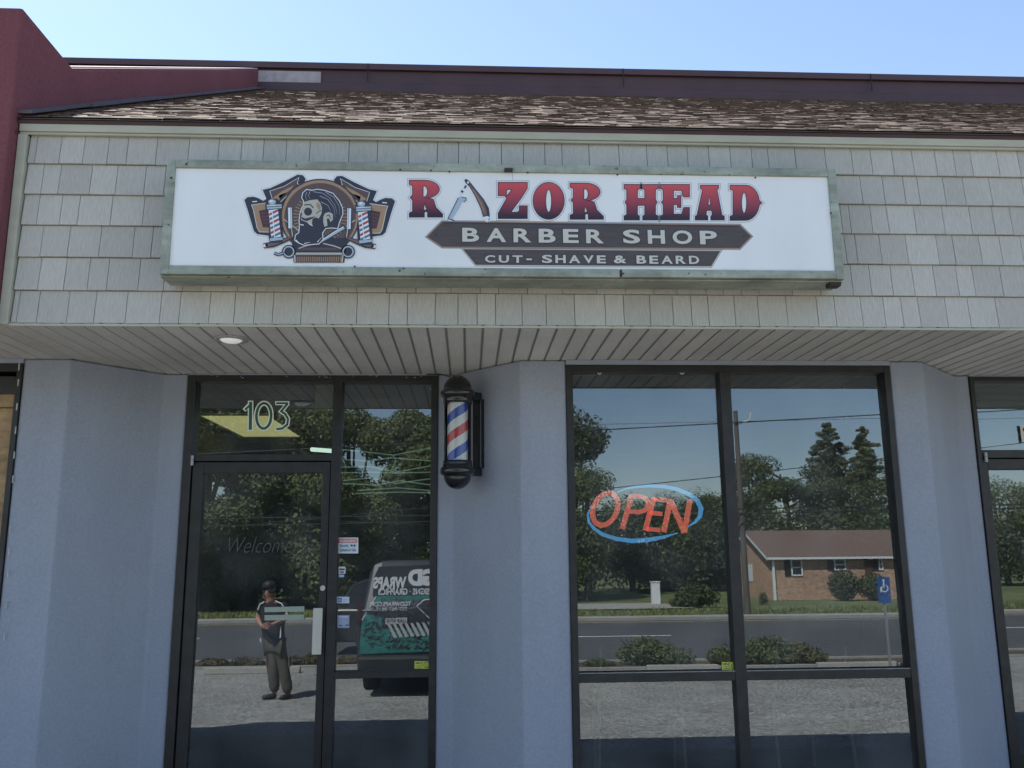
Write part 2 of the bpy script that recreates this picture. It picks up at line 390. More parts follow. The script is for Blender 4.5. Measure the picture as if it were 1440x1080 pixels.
# soffit boards
sf = MB(); gv = MB()
k0 = int((XW-GX0)/PITCH)
for k in range(-62, 110):
    xa = GX0+k*PITCH; xb = xa+PITCH
    sgz = SOFZ
    t = random.random()
    sf.box(xa+.0085, xb-.0085, YF+.002, YB+.02, sgz, sgz+.012, 0, t)
    sf.box(xa+.0085, xa+.0135, YF+.002, YB+.02, sgz-.0022, sgz, 0, t)
    gv.add([(xa-.0085, YF+.002, sgz+.003), (xa+.0085, YF+.002, sgz+.003), (xa+.0085, YB+.02, sgz+.003), (xa-.0085, YB+.02, sgz+.003)], [(0, 3, 2, 1)])
    gv.add([(xa-.002, YF+.002, sgz+.0015), (xa+.0035, YF+.002, sgz+.0015), (xa+.0035, YB+.02, sgz+.0015), (xa-.002, YB+.02, sgz+.0015)], [(0, 3, 2, 1)], 1)
sf.build('soffit_boards', SOFFIT, shop)
gv.build('soffit_grooves', [mat('groove_face', (.46, .43, .38), .8), GROOVE], shop)
# vent perforations: short rows of pin holes on the vented boards
vp = MB()
for k in list(range(-7, 2))+list(range(32, 48)):
    xa = GX0+k*PITCH+.014; yy = YF+.04
    while yy < YB-.1:
        for j in range(6):
            cx = xa+.006+j*.0128
            vp.add([(cx-.0022, yy, SOFZ-.0006), (cx+.0022, yy, SOFZ-.0006), (cx+.0022, yy+.007, SOFZ-.0006), (cx-.0022, yy+.007, SOFZ-.0006)], [(0, 3, 2, 1)])
        yy += .019
vp.build('vent_holes', mat('vent_hole', (.13, .128, .12), .9), shop)
MB().box(XW, XE, YF-.006, YF+.0015, SOFZ-.006, SOFZ+.006).build('soffit_front_bead', TRIMG, shop)
for (xa, xb, yy) in ((xL-1.75, xL, 0), (xWL, xWR, 0), (xDL, xDR, YB), (xNL, xNL+1.72, YB)):
    MB().box(xa, xb, yy-.012, yy+.02, 2.716 if yy == 0 else 2.738, SOFZ-.0025).build('head_trim', STUCCO, shop)

# ------------------------------------------------------------------ windows
HZ = 2.714
def pane(parent, x0, x1, z0, z1, y, m=GLASS, name='pane'):
    return MB().add([(x0, y+LEAN*z0, z0), (x1, y+LEAN*z0, z0), (x1, y+LEAN*z1, z1), (x0, y+LEAN*z1, z1)], [(0, 1, 2, 3)]).build(name, m, parent)
def bars(lst, name, parent, m=BRONZE, bev=.0025):
    mb = MB()
    for b in lst: mb.box(*b)
    return mb.build(name, m, parent, bevel=bev)

# two-light window with a low rail
win = thing('window_unit', 'large dark bronze framed shop window of four lights', 'window', ((xWL+xWR)/2, 0, 0))
win.parent = shop; win.matrix_parent_inverse = shop.matrix_world.inverted(); del win['category']; win.name = 'window'
tag(win, 'large four-light shop window between the stucco piers')
mx0, mx1 = at(1013, 560, 0).x, at(1028, 560, 0).x
mz1 = at(1040, 945, 0).z+.004; mz0 = mz1-.052
FD = .10
fr = [(xWL, xWL+.042, -.012, FD, 0, HZ), (xWR-.042, xWR, -.012, FD, 0, HZ), (xWL+.042, xWR-.042, -.0095, FD, HZ-.045, HZ), (xWL+.042, xWR-.042, -.0095, FD, 0, .1),
      (mx0, mx1, -.011, FD-.01, .1, HZ-.045)]
bars(fr, 'frame', win)
bars([(xWL+.042, mx0, -.008, FD-.012, mz0, mz1), (mx1, xWR-.042, -.008, FD-.012, mz0, mz1)], 'mid_rail', win)
st = .01
bars([(xWL+.042, mx0, -.009, -.001, mz1, mz1+.006), (mx1, xWR-.042, -.009, -.001, mz1, mz1+.006)], 'glazing_bead', win, mat('worn_aluminium', (.28, .28, .27), .4, metal=.6, noise=(30, .3)), .001)
GA = .03
for (a_, b_) in ((xWL+.042, mx0), (mx1, xWR-.042)):
    pane(win, a_, b_, mz1, HZ-.045, GA); pane(win, a_, b_, .1, mz0, GA)

# door unit
dz0 = at(460, 648, YB).z          # underside of the transom bar = top of the leaf
dbz = at(460, 638.5, YB).z
dx0, dx1 = at(467.5, 600, YB).x, at(480, 600, YB).x
DF = .10; y0 = YB
du = thing('door_unit', 'x', 'x', ((xDL+xDR)/2, YB, 0)); du.parent = shop; du.matrix_parent_inverse = shop.matrix_world.inverted()
for k in ('label', 'category'): del du[k]
du.name = 'entrance'
HB = 2.737
jl = .058
bars([(xDL, xDL+jl, y0-.012, y0+DF, 0, HB), (xDR-.045, xDR, y0-.012, y0+DF, 0, HB), (xDL+jl, xDR-.045, y0-.0095, y0+DF, HB-.045, HB),
      (dx0, dx1, y0-.011, y0+DF, .0, HB-.045), (xDL+jl, dx0, y0-.008, y0+DF-.01, dz0, dbz), (dx1, xDR-.045, y0-.009, y0+DF, 0, .1)], 'frame', du)
srz1 = at(540, 943.5, YB).z; srz0 = at(540, 953.5, YB).z
bars([(dx1, xDR-.045, y0-.008, y0+DF-.012, srz0, srz1)], 'mid_rail', du)
GB = YB+.03
pane(du, xDL+jl, dx0, dbz, HB-.045, GB, name='transom_pane')
pane(du, dx1, xDR-.045, srz1, HB-.045, GB, name='sidelight_pane'); pane(du, dx1, xDR-.045, .1, srz0, GB, name='sidelight_pane')
# leaf
lx0, lx1 = xDL+jl+.006, dx0-.006
door = du
glx0 = at(284, 700, YB).x; glx1 = at(452, 760, YB).x-.006; glz1 = at(380, 665, YB).z
lf = MB(); ly0, ly1 = y0+.004, y0+.05
lf.box(lx0, glx0, ly0, ly1, .01, dz0-.006).box(glx1, lx1, ly0, ly1, .01, dz0-.006).box(glx0, glx1, ly0+.001, ly1, glz1, dz0-.006).box(glx0, glx1, ly0+.001, ly1, .01, .2)
leaf = lf.build('door_leaf', BRONZE, du, bevel=.003)
pane(leaf, glx0, glx1, .2, glz1, GB-.002, name='door_pane')
a, b = at(441, 855, YB-.03), at(452, 920, YB-.03)
hd = MB().box(a.x, b.x, YB-.045, YB-.032, b.z, a.z)
hd.box(a.x+.01, b.x-.01, YB-.032, YB+.005, a.z-.05, a.z-.03).box(a.x+.01, b.x-.01, YB-.032, YB+.005, b.z+.03, b.z+.05)
hd.build('pull_handle', STEEL, leaf, bevel=.002)
lc = at(454, 827, YB)
lk = MB().tube([(lc.x, YB+.006, lc.z), (lc.x, YB-.008, lc.z)], .017, 24)
lk.tube([(lc.x, YB-.008, lc.z), (lc.x, YB-.012, lc.z)], .009, 16)
lk.build('lock_cylinder', mat('chrome', (.7, .7, .7), .25, metal=.9), leaf)
for (px, z, par) in ((271, (dz0+dbz)/2-.01, du),):
    c = at(px, 650, YB)
    MB().tube([(c.x+.002, YB-.02, dz0-.03), (c.x+.002, YB-.02, dz0+.005)], .011, 14).tube([(c.x+.002, YB-.02, dz0+.008), (c.x+.002, YB-.02, dz0+.035)], .011, 14).build('pivot_hinge', mat('zinc', (.38, .42, .45), .45, metal=.4), par)
# tiny plaster crumbs and bits of tape along the frames
PLASTER = mat('plaster', (.42, .41, .38), .9)
for _ in range(16):
    x = random.uniform(xDL+.02, xDR-.1); MB().obox((x, YB-.014, HB-random.uniform(0, .02)), (random.uniform(.002, .008), 0, 0), (0, .002, 0), (0, 0, random.uniform(.001, .003))).build('plaster_crumb', PLASTER, du)

# left neighbour window
wl = thing('window', 'x', 'x', (xL-.8, 0, 0)); wl.parent = shop; wl.matrix_parent_inverse = shop.matrix_world.inverted()
for k in ('category',): del wl[k]
wl['label'] = 'boarded window of the next unit with a brown board in its dark frame'
gl0 = at(21, 560, 0).x
tz = at(10, 554, 0).z
bars([(gl0, xL, -.012, FD, 0, HZ), (xLL, xLL+.05, -.012, FD, 0, HZ), (xLL+.05, gl0, -.0095, FD, HZ-.05, HZ), (xLL+.05, gl0, -.0095, FD, 0, .1), (xLL+.05, gl0, -.004, FD, tz, HZ-.08)], 'frame', wl)
pane(wl, xLL+.05, gl0, .1, tz, GA)
bb = MB().box(xLL+.05, gl0, .012, .024, .1, tz-.088).box(xLL+.05, gl0, .008, .024, tz-.082, tz-.001)
bb.build('backing_board', mat('brown_board', (.36, .24, .13), .8, noise=[(5, .3, (1, 1, 4)), (30, .15)]), wl)
TAPE = mat('tape', (.45, .45, .44), .8, noise=(40, .3))
for i, py in enumerate((516, 538, 572, 605, 640, 674, 744, 775, 806, 850, 895)):
    fx = 27+(516-py)*.055; p = at(fx, py, -.013)
    MB().box(p.x-.004, p.x+.003, -.0155, -.0125, p.z-.022, p.z+.022).build('tape_bit', TAPE, wl)

# right neighbour door
nd = thing('entrance', 'x', 'x', (xNL+.8, YB, 0)); nd.parent = shop; nd.matrix_parent_inverse = shop.matrix_world.inverted()
del nd['category']; nd['label'] = 'dark framed entrance of the right hand unit with a slatted blind'
nbz = at(1385, 633, YB).z; nlz = at(1385, 644, YB).z; njx = at(1371, 560, YB).x; ngx = at(1394, 690, YB).x; ngz = at(1400, 660, YB).z
bars([(xNL, njx, y0-.012, y0+DF, 0, HB), (xNR-.05, xNR, y0-.012, y0+DF, 0, HB), (njx, xNR-.05, y0-.0095, y0+DF, HB-.03, HB), (njx, xNR-.05, y0-.009, y0+DF, nlz, nbz)], 'frame', nd)
lf = MB(); lf.box(njx+.005, ngx, ly0, ly1, .01, nlz-.006).box(xNR-.12, xNR-.055, ly0, ly1, .01, nlz-.006).box(ngx, xNR-.12, ly0+.001, ly1, ngz, nlz-.006).box(ngx, xNR-.12, ly0+.001, ly1, .01, .2)
nleaf = lf.build('door_leaf', BRONZE, nd, bevel=.003)
pane(nleaf, ngx, xNR-.12, .2, ngz, GB, name='door_pane'); pane(nd, njx, xNR-.05, nbz, HB-.03, GB, name='transom_pane')
MB().tube([(njx+.02, YB-.02, nlz-.03), (njx+.02, YB-.02, nlz+.004)], .011, 14).tube([(njx+.02, YB-.02, nlz+.008), (njx+.02, YB-.02, nlz+.035)], .011, 14).build('pivot_hinge', mat('zinc2', (.38, .42, .45), .45, metal=.4), nd)
bl = MB(); z = nbz+.01
while z < HB-.03:
    pts = [(YB+.12, z), (YB+.105, z+.012), (YB+.1, z+.026), (YB+.105, z+.04), (YB+.12, z+.052), (YB+.125, z+.052), (YB+.125, z)]
    bl.xprism(pts, njx+.01, xNR-.06); z += .0525
bl.build('slatted_blind', mat('blind', (.62, .63, .60), .6), nd)
hdr = MB().box(njx, xNR-.05, YB+.09, YB+.13, HB-.052, HB-.031).build('blind_rail', WHITE, nd)

# ------------------------------------------------------------------ red neighbour wall
red = thing('party_wall', 'dark red stucco wall rising past the roof at the left edge', 'wall', (-3, YF, 2.7))
XR = -2.475
yf = YF-.10; zt = 4.541
rw = MB()
prof = [(yf, 2.73), (yf, zt), (-.30, zt), (4.05, 7.13), (4.05, 6.6), (.0, 4.0), (.0, 2.78), (YF-.006, 2.78), (YF-.006, 2.73)]
rw.xprism(prof, -4.6, XR)
rw.build('stucco_face', REDST, red, bevel=.015)
cp = MB().xprism([(-.29, zt+.012), (4.05, 7.136), (4.05, 7.150), (-.29, zt+.026)], -2.72, XR-.012).build('coping', CAPW, red)
# grey flashing where roof meets it
fl = MB()
for i in range(14):
    a_ = RY0+(RY1-RY0)*i/14; b_ = RY0+(RY1-RY0)*(i+1)/14+.02
    za = RZ0+(a_-RY0)*(RZ1-RZ0)/(RY1-RY0); zb = RZ0+(b_-RY0)*(RZ1-RZ0)/(RY1-RY0)
    fl.xprism([(a_, za+.02), (b_, zb+.02), (b_, zb+.035+random.uniform(0, .015)), (a_, za+.04)], XR-.005, XR+.05+random.uniform(0, .03))
fl.build('step_flashing', mat('flashing', (.12, .10, .115), .8), shop)

# ================================================================== flat print drawing: shapes traced as printed layers on a plane
def tess(loops):
    flat = [p for l in loops for p in l]; vs = [Vector((p[0], p[1])) for p in flat]; es = []; b = 0
    for l in loops: n = len(l); es += [(b+i, b+(i+1) % n) for i in range(n)]; b += n
    ov, oe, of, _a, _b, _c = delaunay_2d_cdt(vs, es, [], 0, 1e-7)
    def inside(x, y):
        c = False
        for l in loops:
            n = len(l)
            for i in range(n):
                (xa, ya), (xb, yb) = (l[i][0], l[i][1]), (l[(i+1) % n][0], l[(i+1) % n][1])
                if (ya > y) != (yb > y) and x < (xb-xa)*(y-ya)/(yb-ya)+xa: c = not c
        return c
    fs = []
    for f in of:
        cx = sum(ov[i].x for i in f)/len(f); cy = sum(ov[i].y for i in f)/len(f)
        if inside(cx, cy): fs.append(tuple(f))
    return [(v.x, v.y) for v in ov], fs

class Art:
    """printed shapes on the plane y = Y, given in picture pixels; every layer lies a hair above the one below"""
    def __init__(s, Y, step=.0005, o=(0, 0), k=1.0): s.Y = Y; s.step = step; s.mb = MB(); s.o = o; s.k = k; s.L = 0; s.mats = []
    def m(s, mt):
        if mt not in s.mats: s.mats.append(mt)
        return s.mats.index(mt)
    def P(s, p): return at(s.o[0]+p[0]*s.k, s.o[1]+p[1]*s.k, s.Y)
    def up(s): s.L += 1
    def poly(s, mt, *loops):
        w_ = [[(s.P(p).x, s.P(p).z) for p in l] for l in loops]
        flat, fs = tess(w_)
        s.mb.add([(x, s.Y-s.L*s.step, z) for x, z in flat], fs, s.m(mt))
    def line(s, mt, pts, wd, closed=False, w2=None):
        pts = [Vector(p) for p in pts]; n = len(pts); a, b = [], []
        for i, p in enumerate(pts):
            if closed: d = pts[(i+1) % n]-pts[i-1]; d0 = pts[i]-pts[i-1]; d1 = pts[(i+1) % n]-pts[i]
            else: d0 = pts[i]-pts[i-1] if i else pts[1]-pts[0]; d1 = pts[i+1]-pts[i] if i < n-1 else d0
            if d0.length < 1e-6: d0 = d1
            if d1.length < 1e-6: d1 = d0
            d0 = d0.normalized(); d1 = d1.normalized(); d = (d0+d1)
            if d.length < 1e-3: d = d1
            d = d.normalized(); nn = Vector((-d.y, d.x)); c = max(.5, nn.dot(Vector((-d1.y, d1.x))))
            if w2 is None: h = wd/2
            elif isinstance(w2, (list, tuple)): h = w2[i]/2
            else: h = (wd+(w2-wd)*i/(n-1))/2
            a.append(p+nn*h/c); b.append(p-nn*h/c)
        if closed: a.append(a[0]); b.append(b[0])
        A = [s.P(p) for p in a]; B = [s.P(p) for p in b]; y = s.Y-s.L*s.step
        s.mb.quadstrip([(p.x, y, p.z) for p in A], [(p.x, y, p.z) for p in B], s.m(mt))
    def text(s, mt, txt, x0, x1, z0, z1, off=0, shear=0, flip=False, align_h=True):
        """built-in lettering fitted to the world box x0..x1, z0..z1"""
        cu = bpy.data.curves.new('t', 'FONT'); cu.body = txt; cu.size = 1; cu.offset = off; cu.shear = shear; cu.resolution_u = 4
        ob = bpy.data.objects.new('t', cu); COL.objects.link(ob); bpy.context.view_layer.update()
        me = bpy.data.meshes.new_from_object(ob.evaluated_get(bpy.context.evaluated_depsgraph_get()))
        vs = [v.co.copy() for v in me.vertices]; fs = [tuple(p.vertices) for p in me.polygons]
        bpy.data.objects.remove(ob); bpy.data.curves.remove(cu); bpy.data.meshes.remove(me)
        ax = min(v.x for v in vs); bx = max(v.x for v in vs); ay = min(v.y for v in vs); by = max(v.y for v in vs)
        o_ = []
        for v in vs:
            u = (v.x-ax)/(bx-ax); t = (v.y-ay)/(by-ay)
            if flip: u = 1-u
            o_.append((x0+(x1-x0)*u, s.Y-s.L*s.step, z0+(z1-z0)*t))
        s.mb.add(o_, fs, s.m(mt))
    def build(s, name, parent=None, loc=None, thick=0):
        o = s.mb.build(name, s.mats, parent, loc=loc)
        if thick:
            so_ = o.modifiers.new('solid', 'SOLIDIFY'); so_.thickness = thick; so_.offset = 0
        return o

def pm(name, c, r=.5): return mat(name, c, r, coat=.15)
INK = pm('ink_navy', (.035, .035, .055)); CREAM = pm('print_cream', (.62, .60, .53)); TAN = pm('print_tan', (.40, .25, .15)); BROWN = pm('print_brown', (.115, .075, .075))
BROWN2 = pm('print_dark_brown', (.07, .04, .05)); WPR = pm('print_white', (.80, .83, .88)); SKULL = pm('print_bone', (.50, .48, .42)); STEELP = pm('print_steel', (.42, .52, .62))
REDPR = pm('print_red', (.42, .06, .07)); GREYL = pm('print_grey_line', (.33, .35, .40)); MAR = pm('print_maroon', (.20, .05, .07)); BLUPR = pm('print_blue', (.08, .17, .30))
WOODR = pm('print_wood', (.20, .12, .11)); GREYP = mat('print_plaque', (.085, .068, .07), .5, noise=(10, .18, (1, 1, 8)))
# red lettering fades to dark at its foot (printed so)
def gradm():
    m = mat('print_red_fade', (.5, .05, .07), .45, coat=.15); n = m.node_tree.nodes; L = m.node_tree.links
    tc = n.new('ShaderNodeTexCoord'); sp = n.new('ShaderNodeSeparateXYZ'); L.new(tc.outputs['Generated'], sp.inputs[0])
    cr_ = n.new('ShaderNodeValToRGB'); e = cr_.color_ramp.elements
    e[0].position = .08; e[0].color = (.035, .012, .028, 1); e[1].position = .95; e[1].color = (.62, .075, .085, 1)
    k = e.new(.5); k.color = (.34, .045, .075, 1)
    L.new(sp.outputs['Z'], cr_.inputs[0]); L.new(cr_.outputs[0], n['Principled BSDF'].inputs['Base Color']); return m
REDFADE = gradm()

# ================================================================== the hanging box sign
SB = YF-.012; SF = SB-.20         # back and front of the cabinet
sx0 = -1.70; 
a = at(246, 236, SF); b = at(1172, 383, SF); c1 = at(1166, 250, SF); c0 = at(240, 373, SF)
fx0 = (a.x+c0.x)/2; fx1 = (c1.x+b.x)/2; fz1_ = (a.z+c1.z)/2; fz0_ = (b.z+c0.z)/2
sign = thing('shop_sign', 'long white box sign with emblem and red lettering in a green metal frame', 'sign', ((fx0+fx1)/2, SB, fz0_))
W_ = .045; CAB = SF-.012
cb = MB().box(fx0-W_, fx1+W_, SF+.012, SB, fz0_-W_+.004, fz1_+W_-.004)
cb.build('cabinet', PATINA, sign, bevel=.004)
fm = MB()
fm.box(fx0-W_, fx0, CAB, SF+.0118, fz0_-W_, fz1_+W_).box(fx1, fx1+W_, CAB, SF+.0118, fz0_-W_, fz1_+W_)
fm.box(fx0, fx1, CAB-.001, SF+.0118, fz1_, fz1_+W_)
xs_ = at(872, 384, SF).x
fm.box(fx0, xs_-.004, CAB-.001, SF+.0118, fz0_-W_, fz0_).box(xs_+.004, fx1, CAB-.0015, SF+.0118, fz0_-W_+.002, fz0_)
fm.box(fx0-W_-.006, fx1+W_+.006, SF+.02, SB-.02, fz1_+W_-.003, fz1_+W_+.006)
fm.box(fx0-W_-.006, fx1+W_+.006, SF+.02, SB-.02, fz0_-W_-.006, fz0_-W_+.003)
fm.build('retainer_frame', PATINA, sign, bevel=.003)
MB().add([(fx0, SF, fz0_), (fx1, SF, fz0_), (fx1, SF, fz1_), (fx0, SF, fz1_)], [(0, 1, 2, 3)]).build('face', FACE, sign)
RUST = mat('rust', (.06, .045, .04), .7, metal=.4)
for px, py in ((262, 231), (563, 239), (606, 240), (632, 242), (742, 243), (868, 246), (1062, 250), (499, 375), (562, 381), (876, 385), (241, 250), (1168, 300)):
    p = at(px, py, CAB); MB().tube([(p.x, CAB-.001, p.z), (p.x, CAB-.005, p.z)], .005, 10).build('screw', RUST, sign)
p = at(715, 240, CAB); MB().obox((p.x, CAB-.006, p.z), (.022, 0, 0), (0, .006, 0), (0, 0, .010)).build('bolt', RUST, sign)
p = at(1172, 401, SF+.05); MB().obox((p.x, SF+.05, fz0_-W_-.016), (.03, 0, 0), (0, .03, 0), (0, 0, .01)).build('bracket', RUST, sign)
p = at(872, 384, CAB); MB().obox((p.x+.006, CAB-.002, p.z), (.004, 0, 0), (0, .001, 0), (0, 0, .02)).build('joint_clip', RUST, sign)
sj = MB(); p = at(721, 300, SF); sj.box(p.x, p.x+.002, SF-.0004, SF-.0002, fz1_-.22, fz1_)
sj.build('face_joint', GREYL, sign)

# --- emblem (coordinates read off a 6x enlargement whose corner is at 330, 235)
E_ = Art(SF-.0006, .0005, (330, 235), 1/6)
def ell(cx, cy, rx, ry, n=40, a0=0, a1=360): return [(cx+rx*math.cos(R(a0+(a1-a0)*i/(n if (a1-a0) % 360 else n))), cy+ry*math.sin(R(a0+(a1-a0)*i/n))) for i in range(n+(1 if (a1-a0) % 360 else 0))]
def mirx(pts, c=718): return [(2*c-x, y+10) for x, y in pts]
ban = [(82, 278), (108, 254), (165, 250), (198, 262), (243, 285), (268, 268), (236, 192), (300, 178), (420, 122), (530, 64), (575, 68), (600, 100), (588, 130), (500, 220), (410, 330), (400, 610), (290, 580), (190, 566), (162, 540), (112, 370)]
for f_ in (lambda p: p, mirx):
    q = f_(ban)
    E_.L = 0; E_.line(GREYL, q, 22, True); E_.L = 1; E_.poly(WPR, q); E_.line(WPR, q, 17, True)
    E_.L = 2; E_.poly(INK, q)
    E_.L = 3
    i1 = [(146, 322), (290, 302), (330, 310), (320, 548), (210, 545), (192, 512), (160, 360)]
    i2 = [(300, 205), (420, 165), (540, 92), (525, 140), (545, 150), (440, 240), (380, 300), (322, 275)]
    for i_ in (i1, i2): E_.line(WPR, f_(i_), 9, True)
    E_.L = 4
    E_.poly(BROWN, f_(i2)); E_.poly(TAN, f_(i1))
    E_.L = 5
    E_.poly(TAN, f_([(322, 262), (400, 205), (500, 155), (480, 185), (400, 250), (372, 285)]))
    E_.poly(BROWN2, f_([(205, 370), (285, 355), (320, 360), (315, 510), (238, 510), (218, 430)]))
    E_.poly(BROWN2, f_([(372, 240), (440, 215), (420, 260), (385, 290)]))
    E_.L = 6
    for j in range(4): E_.line(MAR, f_([(222+j*6, 395+j*28), (290, 385+j*28)]), 7)
    # scroll ends
    E_.line(WPR, f_([(150, 294), (190, 291)]), 9)
E_.L = 3
E_.poly(WPR, [(150, 248), (222, 198), (240, 232), (262, 265), (240, 275), (205, 262)]); 
E_.L = 7
disc = ell(720, 418, 322, 305, 60)
E_.L = 6; E_.line(INK, ell(720, 418, 330, 312, 60, 0, 354), 10, True); E_.L = 7; E_.poly(TAN, disc)
E_.L = 8; E_.poly(BROWN, ell(722, 425, 302, 288, 60))
E_.L = 9
for j in range(46):
    t_ = 2*math.pi*j/46; c_, s_ = math.cos(t_), math.sin(t_)
    E_.line(TAN, [(722+130*c_, 425+130*s_), (722+225*c_, 425+215*s_)], 2, w2=9)
E_.L = 10
# lower plate, comb, scissor handles
E_.poly(INK, [(480, 600), (960, 600), (935, 720), (925, 808), (500, 808), (492, 720)])
for cx in (458, 958):
    E_.poly(INK, ell(cx, 716, 58, 58, 28))
E_.line(INK, [(335, 728), (370, 742), (430, 720)], 26)
E_.L = 11
E_.line(STEELP, [(338, 727), (372, 742), (425, 722)], 9)
E_.line(SKULL, [(540, 690), (600, 668), (720, 640), (840, 668), (900, 690)], 10)
E_.poly(BROWN, [(530, 705), (600, 682), (840, 682), (900, 705)])
E_.poly(SKULL, [(520, 724), (905, 724), (912, 742), (512, 742)])
E_.poly(SKULL, [(500, 745), (514, 745), (518, 804), (504, 804)]); E_.poly(SKULL, [(906, 745), (920, 745), (914, 804), (900, 804)])
E_.poly(BROWN, [(518, 742), (905, 742), (902, 758), (520, 758)])
for j in range(24):
    x = 526+j*15.8; E_.poly(TAN, [(x, 752), (x+8, 752), (x+8, 802), (x, 802)])
for cx in (458, 958):
    E_.line(STEELP, ell(cx, 716, 42, 42, 28, 0, 347), 11, True)
E_.L = 12
# crossed razors with wooden handles
for sgn in (1, -1):
    f_ = (lambda p: p) if sgn == 1 else (lambda p: [(1436-x, y+6) for x, y in p])
    E_.line(INK, f_([(246, 668), (330, 655), (420, 622), (505, 590)]), 46, w2=[44, 48, 40, 20])
    E_.line(INK, f_([(465, 345), (470, 525)]), 46); E_.line(INK, f_([(478, 520), (492, 600)]), 24)
E_.line(INK, [(930, 505), (840, 560), (720, 640), (690, 650)], 48, w2=[40, 44, 40, 8])
E_.line(SKULL, [(415, 442), (520, 520), (560, 560)], 9)
E_.line(SKULL, [(1020, 450), (940, 500)], 9)
E_.L = 13
for sgn in (1, -1):
    f_ = (lambda p: p) if sgn == 1 else (lambda p: [(1436-x, y+6) for x, y in p])
    E_.line(WOODR, f_([(262, 666), (335, 650), (420, 620), (490, 592)]), 24, w2=[24, 26, 20, 9])
    E_.poly(WPR, f_(ell(262, 666, 20, 14, 14)))
    E_.line(WPR, f_([(468, 346), (472, 520)]), 32); E_.line(SKULL, f_([(481, 522), (492, 595)]), 9)
E_.line(STEELP, [(925, 512), (840, 562), (725, 634)], 27, w2=[24, 26, 16])
E_.L = 14
for sgn in (1, -1):
    f_ = (lambda p: p) if sgn == 1 else (lambda p: [(1436-x, y+6) for x, y in p])
    E_.line(STEELP, f_([(474, 350), (478, 516)]), 9)
E_.line(WPR, [(915, 512), (835, 556), (740, 620)], 7)
# barber poles
for ox, oy in ((0, 0), (752, 18)):
    S_ = lambda pts: [(x+ox, y+oy) for x, y in pts]
    E_.L = 14
    E_.poly(INK, S_([(262, 360), (262, 310), (300, 270), (360, 272), (400, 310), (410, 350), (396, 380), (412, 590), (405, 640), (300, 645), (290, 600), (300, 400)]))
    E_.L = 15
    E_.poly(WPR, S_([(288, 368), (372, 358), (396, 590), (312, 604)]))
    E_.poly(STEELP, S_(ell(318, 298, 32, 22, 18))); E_.poly(STEELP, S_([(272, 322), (398, 318), (402, 350), (276, 360)])); E_.poly(STEELP, S_([(298, 606), (408, 596), (408, 616), (302, 630)]))
    E_.L = 16
    E_.poly(WPR, S_(ell(312, 292, 15, 9, 12))); E_.line(INK, S_([(272, 341), (400, 334)]), 5); E_.line(WPR, S_([(285, 330), (350, 327)]), 5)
    for j in range(6):
        t0 = j/6; m_ = REDPR if j % 2 == 0 else BLUPR
        yb = 372+230*t0; xo = 22*t0
        E_.poly(m_, S_([(292+xo, yb+26), (328+xo, yb+6), (370+xo, yb-22+8), (372+xo, yb+4), (330+xo, yb+26), (296+xo, yb+44)]))
    E_.L = 17
    E_.line(WPR, S_([(318, 372), (342, 598)]), 7); E_.line(INK, S_([(372, 362), (396, 590)]), 6)
# head: hair, skull, beard
E_.L = 18
hair = [(588, 292), (572, 265), (580, 225), (610, 198), (655, 205), (700, 196), (760, 205), (830, 230), (880, 290), (908, 350), (912, 400), (895, 440), (880, 480), (870, 520), (820, 515), (770, 520), (740, 560), (745, 615), (712, 650), (650, 655), (590, 662), (540, 640), (512, 620), (520, 580), (548, 560), (552, 500), (550, 450), (556, 400), (568, 360), (585, 330)]
E_.line(WPR, hair, 14, True)
E_.L = 19; E_.poly(INK, hair)
E_.L = 20
E_.poly(SKULL, [(590, 300), (640, 285), (700, 278), (725, 310), (740, 350), (735, 400), (712, 440), (690, 430), (660, 440), (655, 480), (660, 505), (640, 490), (610, 470), (568, 455), (560, 440), (572, 400), (562, 385), (578, 350), (572, 330)])
E_.poly(SKULL, [(765, 395), (800, 385), (830, 400), (832, 450), (810, 470), (800, 440), (780, 440), (785, 500), (760, 510), (750, 470), (752, 420)])
E_.L = 21
E_.poly(INK, ell(622, 382, 34, 34, 20)); E_.poly(INK, [(560, 425), (600, 440), (640, 430), (690, 420), (640, 450), (610, 462), (575, 450)])
E_.poly(TAN, [(700, 300), (722, 320), (730, 350), (716, 372), (690, 330)])
E_.line(INK, [(590, 325), (640, 322), (668, 350)], 9); E_.line(INK, [(690, 400), (712, 380), (735, 372)], 7)
E_.line(INK, [(775, 420), (800, 410), (812, 440)], 7); E_.line(WPR, [(555, 490), (585, 496)], 8); E_.line(WPR, [(620, 470), (640, 492), (662, 502)], 6)
for l in ([(612, 215), (600, 250), (612, 285)], [(640, 212), (625, 245), (640, 275)], [(668, 215), (740, 225), (800, 262), (850, 330), (868, 400)], [(720, 250), (790, 280), (840, 350), (850, 430)], [(730, 300), (790, 330), (815, 380)], [(765, 215), (840, 262), (885, 340), (892, 410)]):
    E_.line(GREYL, l, 7, w2=2)
for l in ([(520, 620), (548, 645)], [(590, 650), (640, 640)], [(700, 640), (735, 600)]): E_.line(WPR, l, 7, w2=2)
E_.build('emblem', sign)

